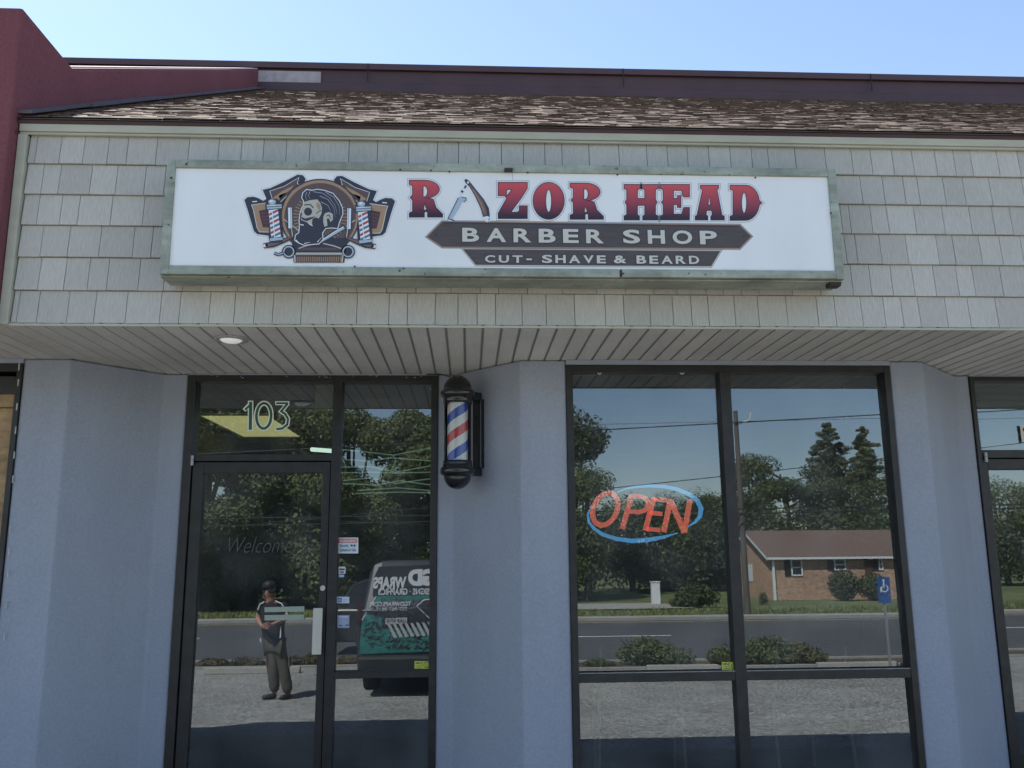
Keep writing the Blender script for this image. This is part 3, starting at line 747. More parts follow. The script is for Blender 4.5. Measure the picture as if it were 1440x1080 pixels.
# --- lettering: outlines in unit boxes
def C(cx, cy, rx, ry, a0, a1, n=14): return [(cx+rx*math.cos(R(a0+(a1-a0)*i/n)), cy+ry*math.sin(R(a0+(a1-a0)*i/n))) for i in range(n+1)]
LET = {
 'R': [[[(0, 1), (.45, 1)]+C(.45, .76, .45, .24, 90, -90)[1:]+[(.72, .47), (.80, .25), (1, .07), (1, 0), (.56, 0), (.56, .12), (.50, .18), (.44, .12), (.44, 0), (0, 0), (0, .1), (.1, .14), (.1, .46), (.03, .53), (.1, .6), (.1, .86), (0, .9)],
        [(.4, .86), (.46, .86)]+C(.46, .70, .10, .16, 90, -90, 8)[1:]+[(.4, .54)], [(.46, .38), (.54, .2), (.46, .15), (.41, .22)]]],
 'Z': [[[(0, 1), (1, 1), (1, .84), (.80, .58), (.72, .5), (.42, .16), (.66, .16), (.74, .2), (.74, .34), (1, .34), (1, 0), (0, 0), (0, .14), (.2, .42), (.3, .56), (.22, .64), (0, .64)],
        [(.28, .82), (.50, .82), (.30, .62), (.26, .66)]]],
 'O': [[C(.5, .5, .5, .5, 0, 360, 36)[:-1], C(.5, .5, .11, .33, 0, 360, 20)[:-1]]],
 'H': [[[(0, 1), (.46, 1), (.46, .9), (.38, .86), (.38, .6), (.62, .6), (.62, .86), (.54, .9), (.54, 1), (1, 1), (1, .9), (.92, .86), (.92, .58), (.97, .5), (.92, .42), (.92, .14), (1, .1), (1, 0), (.56, 0), (.56, .1), (.62, .14), (.62, .42), (.38, .42), (.38, .14), (.44, .1), (.44, 0), (0, 0), (0, .1), (.08, .14), (.08, .42), (.03, .5), (.08, .58), (.08, .86), (0, .9)]]],
 'E': [[[(0, 1), (1, 1), (1, .66), (.82, .66), (.74, .85), (.44, .85), (.44, .6), (.6, .6), (.6, .68), (.7, .68), (.7, .36), (.6, .36), (.6, .44), (.44, .44), (.44, .15), (.74, .15), (.82, .34), (1, .34), (1, 0), (0, 0), (0, .1), (.1, .14), (.1, .44), (.04, .5), (.1, .56), (.1, .86), (0, .9)]]],
 'A': [[[(.18, 1), (.80, 1), (.80, .92), (.74, .88), (.92, .12), (1, .1), (1, 0), (.55, 0), (.55, .1), (.60, .14), (.58, .28), (.38, .28), (.36, .14), (.42, .1), (.42, 0), (0, 0), (0, .1), (.06, .12), (.26, .88), (.18, .92)],
        [(.49, .72), (.55, .42), (.42, .42)]]],
 'D': [[[(0, 1), (.5, 1)]+C(.5, .5, .46, .5, 90, 8, 10)[1:]+[(1.04, .5)]+C(.5, .5, .46, .5, -8, -90, 10)+[(0, 0), (0, .1), (.1, .14), (.1, .86), (0, .9)],
        C(.46, .5, .10, .32, 0, 360, 18)[:-1]]],
}
letters = [('R', 576, 622, 254, 305), ('Z', 701, 741, 257, 307), ('O', 750, 793, 257, 308), ('R', 802, 848, 258, 308), ('H', 878, 925, 260, 309), ('E', 929, 969, 260, 309), ('A', 978, 1018, 261, 309), ('D', 1027, 1069, 261, 309.5)]
A1 = Art(SF-.0006, .0006); RED_ = []
for ch, x0_, x1_, y0_, y1_ in letters:
    for loops in LET[ch]:
        q = [[(x0_+(x1_-x0_)*u, y1_-(y1_-y0_)*v) for u, v in l] for l in loops]
        A1.L = 0
        for l in q[:1]: A1.line(GREYL, l, 6.6, True)
        A1.L = 1
        for l in q[:1]: A1.line(WPR, l, 5.2, True)
        A1.L = 2
        for l in q: A1.line(INK, l, 2.2, True)
        A1.L = 2.5; 
        RED_.append(q)
# razor standing in for the letter
Z_ = lambda pts: [(570+x*.13194, 240+y*.13194) for x, y in pts]
blade = [(450, 512), (560, 290), (590, 275), (640, 285), (655, 310), (635, 338), (605, 335), (575, 400), (500, 520), (470, 525)]
A1.L = 1; A1.line(WPR, Z_(blade), 3, True)
A1.L = 2; A1.poly(STEELP, Z_(blade)); A1.L = 3; A1.line(INK, Z_([(455, 512), (565, 290)]), 1.2); A1.line(INK, Z_([(600, 285), (645, 290), (650, 315), (622, 335)]), 1)
A1.line(WPR, Z_([(585, 255), (645, 165)]), 4.0); A1.L = 4; A1.line(INK, Z_([(600, 235), (612, 215)]), 3.5); A1.line(INK, Z_([(630, 190), (648, 160)]), 2.5); A1.line(INK, Z_([(450, 514), (490, 522), (525, 535)]), 1.2)
hnd = [(628, 100), (650, 90), (680, 110), (760, 210), (840, 310), (890, 400), (900, 470), (895, 530), (870, 530), (830, 500), (800, 400), (740, 270), (680, 170), (640, 130)]
A1.L = 2; A1.line(WPR, Z_(hnd), 3, True); A1.L = 3; A1.poly(INK, Z_(hnd)); A1.L = 4
A1.poly(WOODR, Z_([(670, 130), (755, 225), (830, 330), (865, 420), (870, 480), (835, 480), (805, 390), (750, 270), (690, 170)]))
A1.L = 5; A1.line(TAN, Z_([(720, 200), (790, 320), (840, 440)]), 1.2); A1.poly(WPR, Z_(ell(668, 128, 12, 12, 10))); A1.poly(WPR, Z_([(830, 495), (880, 485), (895, 500), (875, 555), (850, 540)]))
# plaques
pl1 = [(601, 333), (622, 312), (1040, 317), (1056, 332.5), (1040, 349), (622, 347)]
pl2 = [(651, 350.5), (1013, 353), (1000, 374.5), (669, 372.5)]
A1.L = 0; A1.line(GREYL, pl1, 5, True); A1.line(GREYL, pl2, 4, True)
A1.L = 1; A1.line(TAN, pl1, 2.6, True); A1.line(CREAM, pl2, 2.4, True)
A1.L = 2; A1.poly(GREYP, pl1); A1.poly(GREYP, pl2)
A1.L = 3; A1.line(INK, [(624, 313.5), (1039, 318.5)], 1.6)
for u in (613, 1046): A1.poly(BROWN2, ell(u, 331 if u < 700 else 333, 2.2, 2, 10))
def txt(a_, mt, t, px0, py0, px1, py1, off, grow=0, **k):
    p, q = a_.P((px0, py0)), a_.P((px1, py1)); a_.text(mt, t, p.x-grow, q.x+grow, q.z-grow, p.z+grow, off, **k)
def words(a_, lst, off, ink_grow=.006):
    for t, x0_, x1_, y0_, y1_, sh_ in lst:
        n_ = len(t)
        zt_ = a_.P(((x0_+x1_)/2, y0_)).z; zb_ = a_.P(((x0_+x1_)/2, y1_)).z
        X0_, X1_ = a_.P((x0_, (y0_+y1_)/2)).x, a_.P((x1_, (y0_+y1_)/2)).x
        a_.L = 4; a_.text(INK, t, X0_-ink_grow, X1_+ink_grow, zb_-ink_grow, zt_+ink_grow, off+.035)
        a_.L = 5; a_.text(CREAM, t, X0_, X1_, zb_, zt_, off)
def spaced(a_, t, x0_, x1_, y0_, y1_, gap, off=.03):
    # letters placed one by one with wide tracking
    wid = {'A': 1.1, 'I': .35, 'E': .88, 'H': 1, 'O': 1.15, 'B': .95, '-': .55, '&': 1.05, 'T': 1.0}
    tot = sum(wid.get(c, 1) for c in t)+gap*(len(t)-1); u = (x1_-x0_)/tot; x = x0_
    for c in t:
        wd = wid.get(c, 1)*u
        f = (x+wd/2-x0_)/(x1_-x0_); yy0, yy1 = y0_[0]+(y0_[1]-y0_[0])*f, y1_[0]+(y1_[1]-y1_[0])*f
        if c == '-': m_ = (yy0+yy1)/2; yy0, yy1 = m_-1, m_+1.4
        words(a_, [(c, x, x+wd, yy0, yy1, 0)], off, .0045); x += wd+gap*u
spaced(A1, 'BARBER', 650, 849, (320.5, 323), (340, 342.5), .42)
spaced(A1, 'SHOP', 876, 1008, (323, 325), (342.5, 344), .45)
spaced(A1, 'CUT-', 682, 748, (359, 359.5), (369.5, 370), .35)
spaced(A1, 'SHAVE', 762, 852, (358.5, 359.5), (370, 370.6), .3)
spaced(A1, '&', 863, 881, (359.5, 359.5), (370.5, 370.5), .3)
spaced(A1, 'BEARD', 895, 983, (359.5, 360), (371, 371.5), .3)
A1.build('lettering_print', sign)
for q in RED_:
    A2 = Art(SF-.0006-.0018, .0006); A2.poly(REDFADE, *q); A2.build('letter', sign)

# ================================================================== barber pole
wa = Vector((xB2, YB, 0)); wb = Vector((xA1, 0, 0)); wd_ = (wb-wa).normalized(); wn_ = Vector((wd_.y, -wd_.x, 0))
if wn_.y > 0: wn_ = -wn_
# pole axis: ends up where the photo shows it
wp = wa+wd_*.28
best = None
for i in range(60):
    q = wa+wd_*(.02+i*.008)+wn_*.205
    px_err = abs(at(643.5, 610, q.y).x-q.x)
    if best is None or px_err < best[0]: best = (px_err, q)
pc = best[1]; wpt = pc-wn_*.205
zT = at(643, 531, pc.y-.0).z; zBt = at(643, 686, pc.y).z
bp = thing('barber_pole', 'black capped barber pole with red white and blue spiral on the pier', 'barber pole', (pc.x, pc.y, zBt))
H = zT-zBt; c = (pc.x, pc.y, zBt)
rC = .105
def ringprof(z, up):   # dome + collars
    s_ = 1 if up else -1
    return [(r_*rC/.105, z+s_*h_) for r_, h_ in ((.074, -.012), (.092, -.012), (.094, .004), (.094, .024), (.103, .030), (.111, .044), (.111, .062), (.104, .074), (.094, .080))]
zt0 = H*.775; zb0 = H*.222
pr = ringprof(zt0, True)+[(.092*math.cos(R(a)), zt0+.08+.098*math.sin(R(a))) for a in range(0, 91, 9)]
MB().lathe(c, pr, 48).build('top_cap', BLACK, bp, smooth=True)
pr = ringprof(zb0, False)+[(.088*math.cos(R(a)), zb0-.08-.088*math.sin(R(a))) for a in range(0, 91, 9)]
MB().lathe(c, pr, 48).build('bottom_cap', BLACK, bp, smooth=True)
# striped drum
dr = MB(); seg, nz_ = 96, 90; rD = .066; za, zb_ = zb0-.0, zt0+.0
vs = []; 
for j in range(nz_+1):
    for k in range(seg): a = 2*math.pi*k/seg; vs.append((c[0]+rD*math.cos(a), c[1]+rD*math.sin(a), c[2]+za+(zb_-za)*j/nz_))
b0 = len(dr.v); dr.v += vs
ang0 = math.atan2(CAM.y-c[1], CAM.x-c[0])
hgt = zb_-za
for j in range(nz_):
    for k in range(seg):
        a = 2*math.pi*(k+.5)/seg; d = (a-ang0+math.pi) % (2*math.pi)-math.pi    # 0 = facing the viewer, + to the viewer's right
        z = (j+.5)/nz_*hgt
        # stripes climb to the right; one blue-white-red-white cycle per .44 m
        ph = ((z-.288-d*.066*.62)/.257) % 1.0      # blue starts at 0
        mi = 1 if ph < .25 else 0 if ph < .5 else 2 if ph < .75 else 0
        dr.f.append([b0+j*seg+k, b0+j*seg+(k+1) % seg, b0+(j+1)*seg+(k+1) % seg, b0+(j+1)*seg+k]); dr.mi.append(mi); dr.t.append(.5)
dr.build('striped_drum', [WHITEP, BLUEP, REDP], bp, smooth=True)
cg = MB().lathe(c, [(.086, zb0), (.086, zt0)], 48)
gm = bpy.data.materials.new('clear_tube'); gm.use_nodes = True; n = gm.node_tree.nodes; L = gm.node_tree.links; n.remove(n['Principled BSDF'])
t_ = n.new('ShaderNodeBsdfTransparent'); t_.inputs[0].default_value = (.93, .94, .93, 1); g_ = n.new('ShaderNodeBsdfGlossy'); g_.inputs['Roughness'].default_value = .03
f_ = n.new('ShaderNodeFresnel'); f_.inputs[0].default_value = 1.5; x_ = n.new('ShaderNodeMixShader'); L.new(f_.outputs[0], x_.inputs[0]); L.new(t_.outputs[0], x_.inputs[1]); L.new(g_.outputs[0], x_.inputs[2]); L.new(x_.outputs[0], n['Material Output'].inputs[0])
cg.build('clear_cylinder', gm, bp, smooth=True)
bk = MB(); cpt = (pc+wpt)/2
zm0, zm1 = zBt+.135, zBt+H-.125
bk.obox((wpt.x+wn_.x*.02, wpt.y+wn_.y*.02, (zm0+zm1)/2), wd_*.038, wn_*.018, (0, 0, (zm1-zm0)/2))
for zz in (zBt+zt0+.05, zBt+zb0-.05):
    bk.obox((cpt.x, cpt.y, zz), wd_*.03, wn_*.085, (0, 0, .028))
bk.build('wall_bracket', BLACK, bp, bevel=.004)
p0 = atz(617, 526, SOFZ); 
cab = MB().tube([(at(600, 526, YB-.02).x, YB-.02, SOFZ-.006), (p0.x, YB-.03, SOFZ-.008), (p0.x+.04, YB-.12, SOFZ-.03), (pc.x, pc.y+.02, zT-.01)], .004, 8)
cab.build('power_cable', BLACKM, bp)

# ================================================================== recessed light
dc = atz(325, 477, SOFZ-.004)
dl = thing('recessed_light', 'round white recessed light in the soffit above the door', 'light', (dc.x, dc.y, SOFZ-.003))
MB().lathe((dc.x, dc.y, SOFZ-.003), [(.062, .005), (.062, -.004), (.068, -.010), (.092, -.008), (.096, .0)], 40).build('trim_ring', mat('trim_grey', (.42, .42, .41), .4), dl, smooth=True)
MB().lathe((dc.x, dc.y, SOFZ-.003), [(.062, -.004), (.05, -.016), (.03, -.022), (.001, -.024)], 40).build('lens', mat('lens', (.8, .8, .78), .25, emit=((1, .97, .9), .12), noise=(15, .15)), dl, smooth=True)

# ================================================================== OPEN sign behind the glass
OY = .075
ROPEN = mat('open_red', (.7, .12, .08), .4, emit=((1, .2, .13), .20)); BOPEN = mat('open_blue', (.08, .36, .72), .45, emit=((.12, .5, 1), .22))
oc = at(905, 722, OY)
ops = thing('open_sign', 'red OPEN lettering in a blue oval hanging behind the left window pane', 'sign', (oc.x, OY, oc.z))
O_ = Art(OY, .002, (800, 560), 1/2.7)
def rell(cx, cy, rx, ry, rot, a0=0, a1=360, n=40):
    c_, s_ = math.cos(R(rot)), math.sin(R(rot)); o = []
    for i in range(n+1):
        a_ = R(a0+(a1-a0)*i/n); x, y = rx*math.cos(a_), ry*math.sin(a_); o.append((cx+c_*x-s_*y, cy+s_*x+c_*y))
    return o
wq = 19
O_.line(ROPEN, rell(138, 421, 44, 64, 24)[:-1], wq, True)
O_.line(ROPEN, [(203, 496), (238, 368)], wq); O_.L = .5; O_.line(ROPEN, [(238, 371), (272, 373), (292, 380), (301, 394), (300, 412), (288, 426), (268, 432), (222, 430)], wq-3)
O_.L = 1
O_.line(ROPEN, [(290, 502), (322, 378)], wq); O_.line(ROPEN, [(320, 383), (376, 388)], wq-3); O_.line(ROPEN, [(305, 434), (354, 440)], wq-3); O_.line(ROPEN, [(292, 496), (346, 501)], wq-3)
O_.L = 0
O_.line(ROPEN, [(360, 508), (386, 384)], wq)
O_.L = 1; O_.line(ROPEN, [(386, 388), (438, 510)], wq); O_.L = 0
O_.line(ROPEN, [(438, 510), (460, 386)], wq)
lets = O_.build('letters', ops, thick=.014)
O2 = Art(OY+.004, .002, (800, 560), 1/2.7)
up_ = [(183, 357), (215, 344), (255, 336), (305, 333), (360, 335), (410, 345), (455, 364), (487, 388), (502, 418), (498, 448), (480, 470), (450, 490)]
dn_ = [(78, 422), (72, 445), (76, 470), (95, 495), (130, 518), (180, 534), (240, 542), (300, 538), (360, 527), (412, 512)]
O2.line(BOPEN, up_, 8, w2=[3, 6, 9, 11, 12, 13, 14, 15, 16, 14, 9, 3]); O2.line(BOPEN, dn_, 8, w2=[4, 7, 9, 11, 13, 15, 17, 17, 12, 3])
O2.build('oval_ring', ops, thick=.014)
HKM = mat('chain', (.12, .12, .12), .5, metal=.5)
for px in (855, 1000-40):
    p = at(px, 520, OY); q = at(px-2 if px < 900 else px, 690, OY)
    MB().tube([(p.x, OY, p.z), (p.x, OY, q.z)], .0012, 6).build('hanging_chain', HKM, ops)
# white hooks at the window head
for px, py, nm in ((843, 523, 'small white hook at the head of the left window pane, nearer the pier'), (959, 523, 'curled white hook at the head of the left window pane, nearer the mullion')):
    p = at(px, py, .015)
    pts = [(p.x+.012*math.cos(R(a)), .015, p.z+.014*math.sin(R(a))) for a in range(-200, 60, 20)]
    o = MB().tube(pts, .0035, 8).build('hook', WHITE, loc=(p.x, .015, p.z)); tag(o, nm, 'hook', 'white hooks at the window head')

# ================================================================== stickers and lettering on the glass
def decal(name, label, cat, g, o, k, group=None):
    p = at(o[0], o[1], g-.003); return Art(g-.003, .0004, o, k), p
DG = GB
YEL = pm('sticker_yellow', (.62, .66, .10)); LBLUE = pm('sticker_blue', (.06, .2, .55)); PALE = pm('sticker_pale', (.62, .70, .78)); DGREEN = pm('number_green', (.02, .11, .06)); REDW = pm('sticker_red', (.5, .05, .06)); LILAC = pm('sticker_lilac', (.33, .38, .55))
# warning
def rect(x0, x1, y0, y1): return [(x0, y0), (x1, y0), (x1, y1), (x0, y1)]
# the enlargement's corner is at 470, 740, scale 7.2
def sticker(name, label, cat, o, k, draw, g, group=None):
    a_ = Art(g-.003, .0004, o, k); draw(a_); c_ = a_.mb.v[0]
    ob = a_.build(name, loc=c_); return tag(ob, label, cat, group)
def d_warn(a):
    a.poly(WPR, rect(32, 243, 115, 275)); a.up(); a.poly(REDW, rect(42, 233, 125, 168)); a.poly(PALE, rect(42, 233, 172, 266)); a.up()
    txt(a, WPR, 'WARNING', 50, 132, 226, 163, .02); txt(a, INK, 'Security', 55, 182, 145, 216, .02); txt(a, INK, 'Cameras in Use', 55, 224, 218, 254, .02)
    a.poly(INK, [(165, 188), (180, 184), (190, 198), (184, 206), (168, 202)]); a.poly(INK, [(193, 190), (216, 184), (214, 204), (198, 208)])
sticker('warning_sticker', 'small red and white WARNING security cameras sticker on the sidelight', 'sticker', (470, 740), 1/7.2, d_warn, DG)
def d_st2(a):
    a.poly(WPR, [(45, 410), (110, 408), (115, 430), (113, 480), (45, 484)]); a.poly(LBLUE, rect(40, 104, 486, 520)); a.up()
    a.poly(TAN, [(50, 460), (80, 450), (102, 455), (100, 475), (70, 480)]); a.poly(PALE, rect(48, 96, 494, 512)); a.poly(INK, rect(52, 106, 428, 444))
sticker('card_sticker', 'small blue and white sticker with an orange patch under the warning sticker', 'sticker', (470, 740), 1/7.2, d_st2, DG)
def d_st3(a):
    a.poly(PALE, rect(22, 152, 714, 780)); a.up(); a.poly(LBLUE, rect(32, 78, 726, 770)); a.poly(STEELP, rect(90, 140, 740, 746)); a.poly(STEELP, rect(90, 130, 756, 762))
    a.up(); txt(a, PALE, 'AMEX', 36, 736, 74, 760, .01)
sticker('card_sticker', 'pale payment sticker with a blue square at door lock height', 'sticker', (470, 740), 1/7.2, d_st3, DG)
def d_st4(a):
    a.poly(LILAC, rect(32, 153, 900, 1030)); a.up(); a.poly(PALE, rect(44, 142, 912, 925))
    for j in range(5): a.poly(STEELP, rect(50, 136-(j % 2)*20, 938+j*12, 943+j*12))
    a.poly(INK, rect(44, 80, 1002, 1010)); a.poly(INK, rect(112, 148, 996, 1006))
sticker('notice_sticker', 'square lilac notice sticker, lowest on the left of the sidelight', 'sticker', (470, 740), 1/7.2, d_st4, DG)
def d_smile(ox, oy, wd, ht):
    def f(a):
        a.poly(YEL, [(0, 0), (wd, .3), (wd, ht), (0, ht-.2)]); a.up()
        txt(a, INK, 'SMILE!', 1, 1.4, wd*.52, 4.2, .02); txt(a, INK, "YOU'RE ON", 1, 5.4, wd*.52, 7.4, .0); txt(a, INK, 'CAMERA', 2, 8.2, wd*.52, 10.2, .0)
        cx, cy = wd*.78, ht*.5
        a.line(INK, rell(cx, cy, 3.9, 4.0, 0)[:-1], .7, True); a.line(INK, rell(cx, cy, 2.2, 2.2, 0, 20, 160, 8), .6); a.poly(INK, ell(cx-1.3, cy-1.2, .5, .8, 8)); a.poly(INK, ell(cx+1.3, cy-1.2, .5, .8, 8))
    return f
sticker('smile_sticker', 'yellow smiley camera sticker at the bottom of the door sidelight', 'sticker', (583, 929.5), 1, d_smile(0, 0, 21.5, 11), DG, 'yellow smiley stickers on the glass')
sticker('smile_sticker', 'yellow smiley camera sticker beside the window mullion', 'sticker', (1015, 931), 1, d_smile(0, 0, 22, 11.5), GA, 'yellow smiley stickers on the glass')
# 103
def d_num(a):
    G = pm('number_edge', (.86, .90, .86))
    for L_, m_, ww in ((0, G, 6.6), (1, DGREEN, 3.2)):
        e = 0 if L_ == 0 else 1.5
        a.L = L_
        a.line(m_, [(343+e, 577-e*.4), (352.5, 567.5+e)], ww*.9); a.L += .2; a.line(m_, [(352.5, 563.5+e), (352, 606-e)], ww+1.2)
        a.L += .2; a.line(m_, rell(371, 584.8, 10.4, 17.8, 2)[:-1], ww+.4, True)
        a.L += .2; a.line(m_, [(387+e, 567), (407-e, 567)], ww*.85); a.L += .2; a.line(m_, [(404.5, 567.5), (395.5, 578.5), (401, 582), (405, 589), (404, 597), (397, 602.5), (387+e, 603.5)], ww*.95)
sticker('house_number', 'green number 103 with pale outline on the glass above the door', 'number', (0, 0), 1, d_num, DG)
def d_wel(a):
    WM = pm('frosted_lettering', (.07, .073, .07)); p, q = a.P((322, 756)), a.P((411, 777)); a.text(WM, 'Welcome', p.x, q.x, q.z, p.z, -.012, shear=.35)
sticker('welcome_lettering', 'faint slanted Welcome lettering on the door glass', 'lettering', (0, 0), 1, d_wel, DG-.002)
def d_strip(a):
    PG = pm('pale_green_strip', (.36, .42, .34)); a.poly(PG, [(372, 854), (428, 852.5), (428, 860), (372, 861)]); a.poly(PG, [(372, 865), (428, 864), (428, 871.5), (372, 872.5)])
sticker('push_sticker', 'pair of pale green strips on the door glass beside the pull handle', 'sticker', (0, 0), 1, d_strip, DG-.002)
# cream card inside the transom
p, q = at(444, 542, GB+.02), at(468, 580, GB+.02)
o = MB().box(p.x, q.x, GB+.02, GB+.024, q.z, p.z).build('paper_card', mat('card', (.50, .45, .33), .8), loc=(p.x, GB+.02, q.z)); tag(o, 'cream card taped inside the top right corner of the transom', 'card')
# plaque on the right door
def d_pl(a):
    a.poly(CREAM, [(1434, 598), (1462, 598), (1464, 622), (1437, 622)]); a.up(); a.poly(INK, rell(1441, 604, 3, 3, 0)[:-1])
sticker('number_plaque', 'cream number plaque cut off by the right edge above the right door', 'plaque', (0, 0), 1, d_pl, DG)
# led string in the sidelight
sl_ = thing('light_string', 'pale green light string zigzagging inside the door sidelight', 'light string', (at(540, 660, YB+.06).x, YB+.06, 2.0))
ss = MB(); LY = YB+.062
zz = [[(480, 632), (500, 634), (553, 640), (606, 630)], [(480, 646), (515, 648), (551, 644), (606, 648)], [(480, 657), (520, 656), (556, 664), (606, 655)], [(480, 665), (520, 664), (560, 665), (606, 664)], [(482, 676), (520, 672), (556, 680), (606, 673)], [(482, 680), (530, 682), (562, 676), (606, 682)], [(502, 690), (560, 686), (606, 690)], [(500, 694), (560, 692), (606, 693)], [(553, 640), (557, 648), (549, 664)]]
for l in zz: ss.tube([at(a, b, LY) for a, b in l], .0042, 6)
ss.build('strip', mat('green_strip', (.42, .56, .46), .5, emit=((.5, .8, .6), .06)), sl_)
for py in (632, 640, 648, 656, 664, 669, 674, 680, 685, 690, 695): 
    p = at(605, py, LY-.004); MB().obox((p.x, LY-.004, p.z), (.003, 0, 0), (0, .002, 0), (0, 0, .005)).build('clip', WHITE, sl_)
for px, py in ((481, 550), (605, 547), (481, 632), (481, 645)):
    p = at(px, py, LY-.004); MB().obox((p.x, LY-.004, p.z), (.003, 0, 0), (0, .002, 0), (0, 0, .008)).build('clip', WHITE, sl_)

# ================================================================== inside the shop
# ceiling panel light, lit yellow
cz = 2.612
P4 = [atz(293, 583, cz), atz(386, 583, cz), atz(415, 613, cz), atz(333, 613, cz)]
xa_ = (P4[0].x+P4[3].x)/2; xb_ = (P4[1].x+P4[2].x)/2; ya_ = P4[0].y; yb_ = P4[2].y
cl = thing('ceiling_panel_light', 'yellow lit ceiling panel seen through the transom behind number 103', 'light', ((xa_+xb_)/2, (ya_+yb_)/2, cz))
ylo, yhi = min(ya_, yb_), max(ya_, yb_)
MB().box(xa_, xb_, ylo, yhi, cz-.004, cz).build('diffuser', mat('yellow_diffuser', (.4, .4, .2), .6, emit=((.62, .60, .26), .30), noise=(1.2, .2)), cl)
fb = MB()
for (a, b, c_, d) in ((xa_-.02, xa_, ylo-.02, yhi+.02), (xb_, xb_+.02, ylo-.02, yhi+.02), (xa_, xb_, ylo-.02, ylo), (xa_, xb_, yhi, yhi+.02)): fb.box(a, b, c_, d, cz-.01, cz+.002)
fb.build('light_frame', WHITE, cl)
p, q = at(438, 632, YB+1.6), at(470, 636, YB+1.6)
tl = MB().tube([(p.x, YB+1.6, p.z), (q.x, YB+1.5, q.z)], .018, 12).build('tube_light', mat('tube_lit', (.8, .8, .8), .4, emit=((.75, 1, .85), .5)), loc=(p.x, YB+1.6, p.z)); tag(tl, 'short bright tube light inside, above the right end of the door', 'light')
# waiting bench with tube legs by the window
def chair(x, y, rz, label):
    t = thing('waiting_chair', label, 'chair', (x, y, 0), 'waiting chairs inside the window')
    t.rotation_euler = (0, 0, rz); bpy.context.view_layer.update()
    mw = t.matrix_world
    def bx(mb, *a, **k):
        n0 = len(mb.v); mb.box(*a, **k); mb.v[n0:] = [tuple(mw @ Vector(v)) for v in mb.v[n0:]]
    def tb(mb, pts, r): mb.tube([mw @ Vector(p) for p in pts], r, 8)
    s_ = MB(); bx(s_, -.25, .25, -.25, .25, .42, .49); s_.build('seat', BLACKM, t, bevel=.02)
    s_ = MB(); s_.obox(mw @ Vector((0, .27, .72)), mw.to_3x3() @ Vector((.24, 0, 0)), mw.to_3x3() @ Vector((0, .025, -.005)), mw.to_3x3() @ Vector((0, .03, .2))); s_.build('backrest', BLACKM, t, bevel=.02)
    for sx in (-1, 1):
        l_ = MB(); tb(l_, [(sx*.28, -.25, 0), (sx*.28, -.24, .64), (sx*.28, .22, .64)], .012); l_.build('front_leg', STEEL, t)
        l_ = MB(); tb(l_, [(sx*.28, .30, 0), (sx*.27, .23, .5), (sx*.25, .30, .9)], .012); l_.build('rear_leg', STEEL, t)
chair(1.15, .75, math.pi*.97, 'black padded waiting chair behind the lower left window pane')
chair(2.25, .8, math.pi*1.05, 'black padded waiting chair behind the lower right window pane')

# ================================================================== across the lot: everything the glass mirrors
def leaf_cloud(mb, c, r, n, size, flat=1.0, mi=0, hang=0):
    """n leaf clusters (bent quads) scattered through an ellipsoid, denser near its skin"""
    c = Vector(c)
    for _ in range(n):
        d = Vector((random.gauss(0, 1), random.gauss(0, 1), random.gauss(0, 1))).normalized()
        q = c+Vector((d.x*r[0], d.y*r[1], d.z*r[2]))*(random.random()**.35)
        nv = (d+Vector((random.uniform(-.8, .8), random.uniform(-.8, .8), random.uniform(-.3, .9)))).normalized()
        u = nv.orthogonal().normalized(); v = nv.cross(u); a = random.uniform(0, 6.28)
        u, v = u*math.cos(a)+v*math.sin(a), v*math.cos(a)-u*math.sin(a)
        s_ = size*random.uniform(.5, 1.3)
        mb.add([q-u*s_-v*s_*.4, q+v*s_*.5-u*s_*.1, q+u*s_+v*s_*.2, q-v*s_*.6+u*s_*.2], [(0, 1, 2, 3)], mi, random.random())
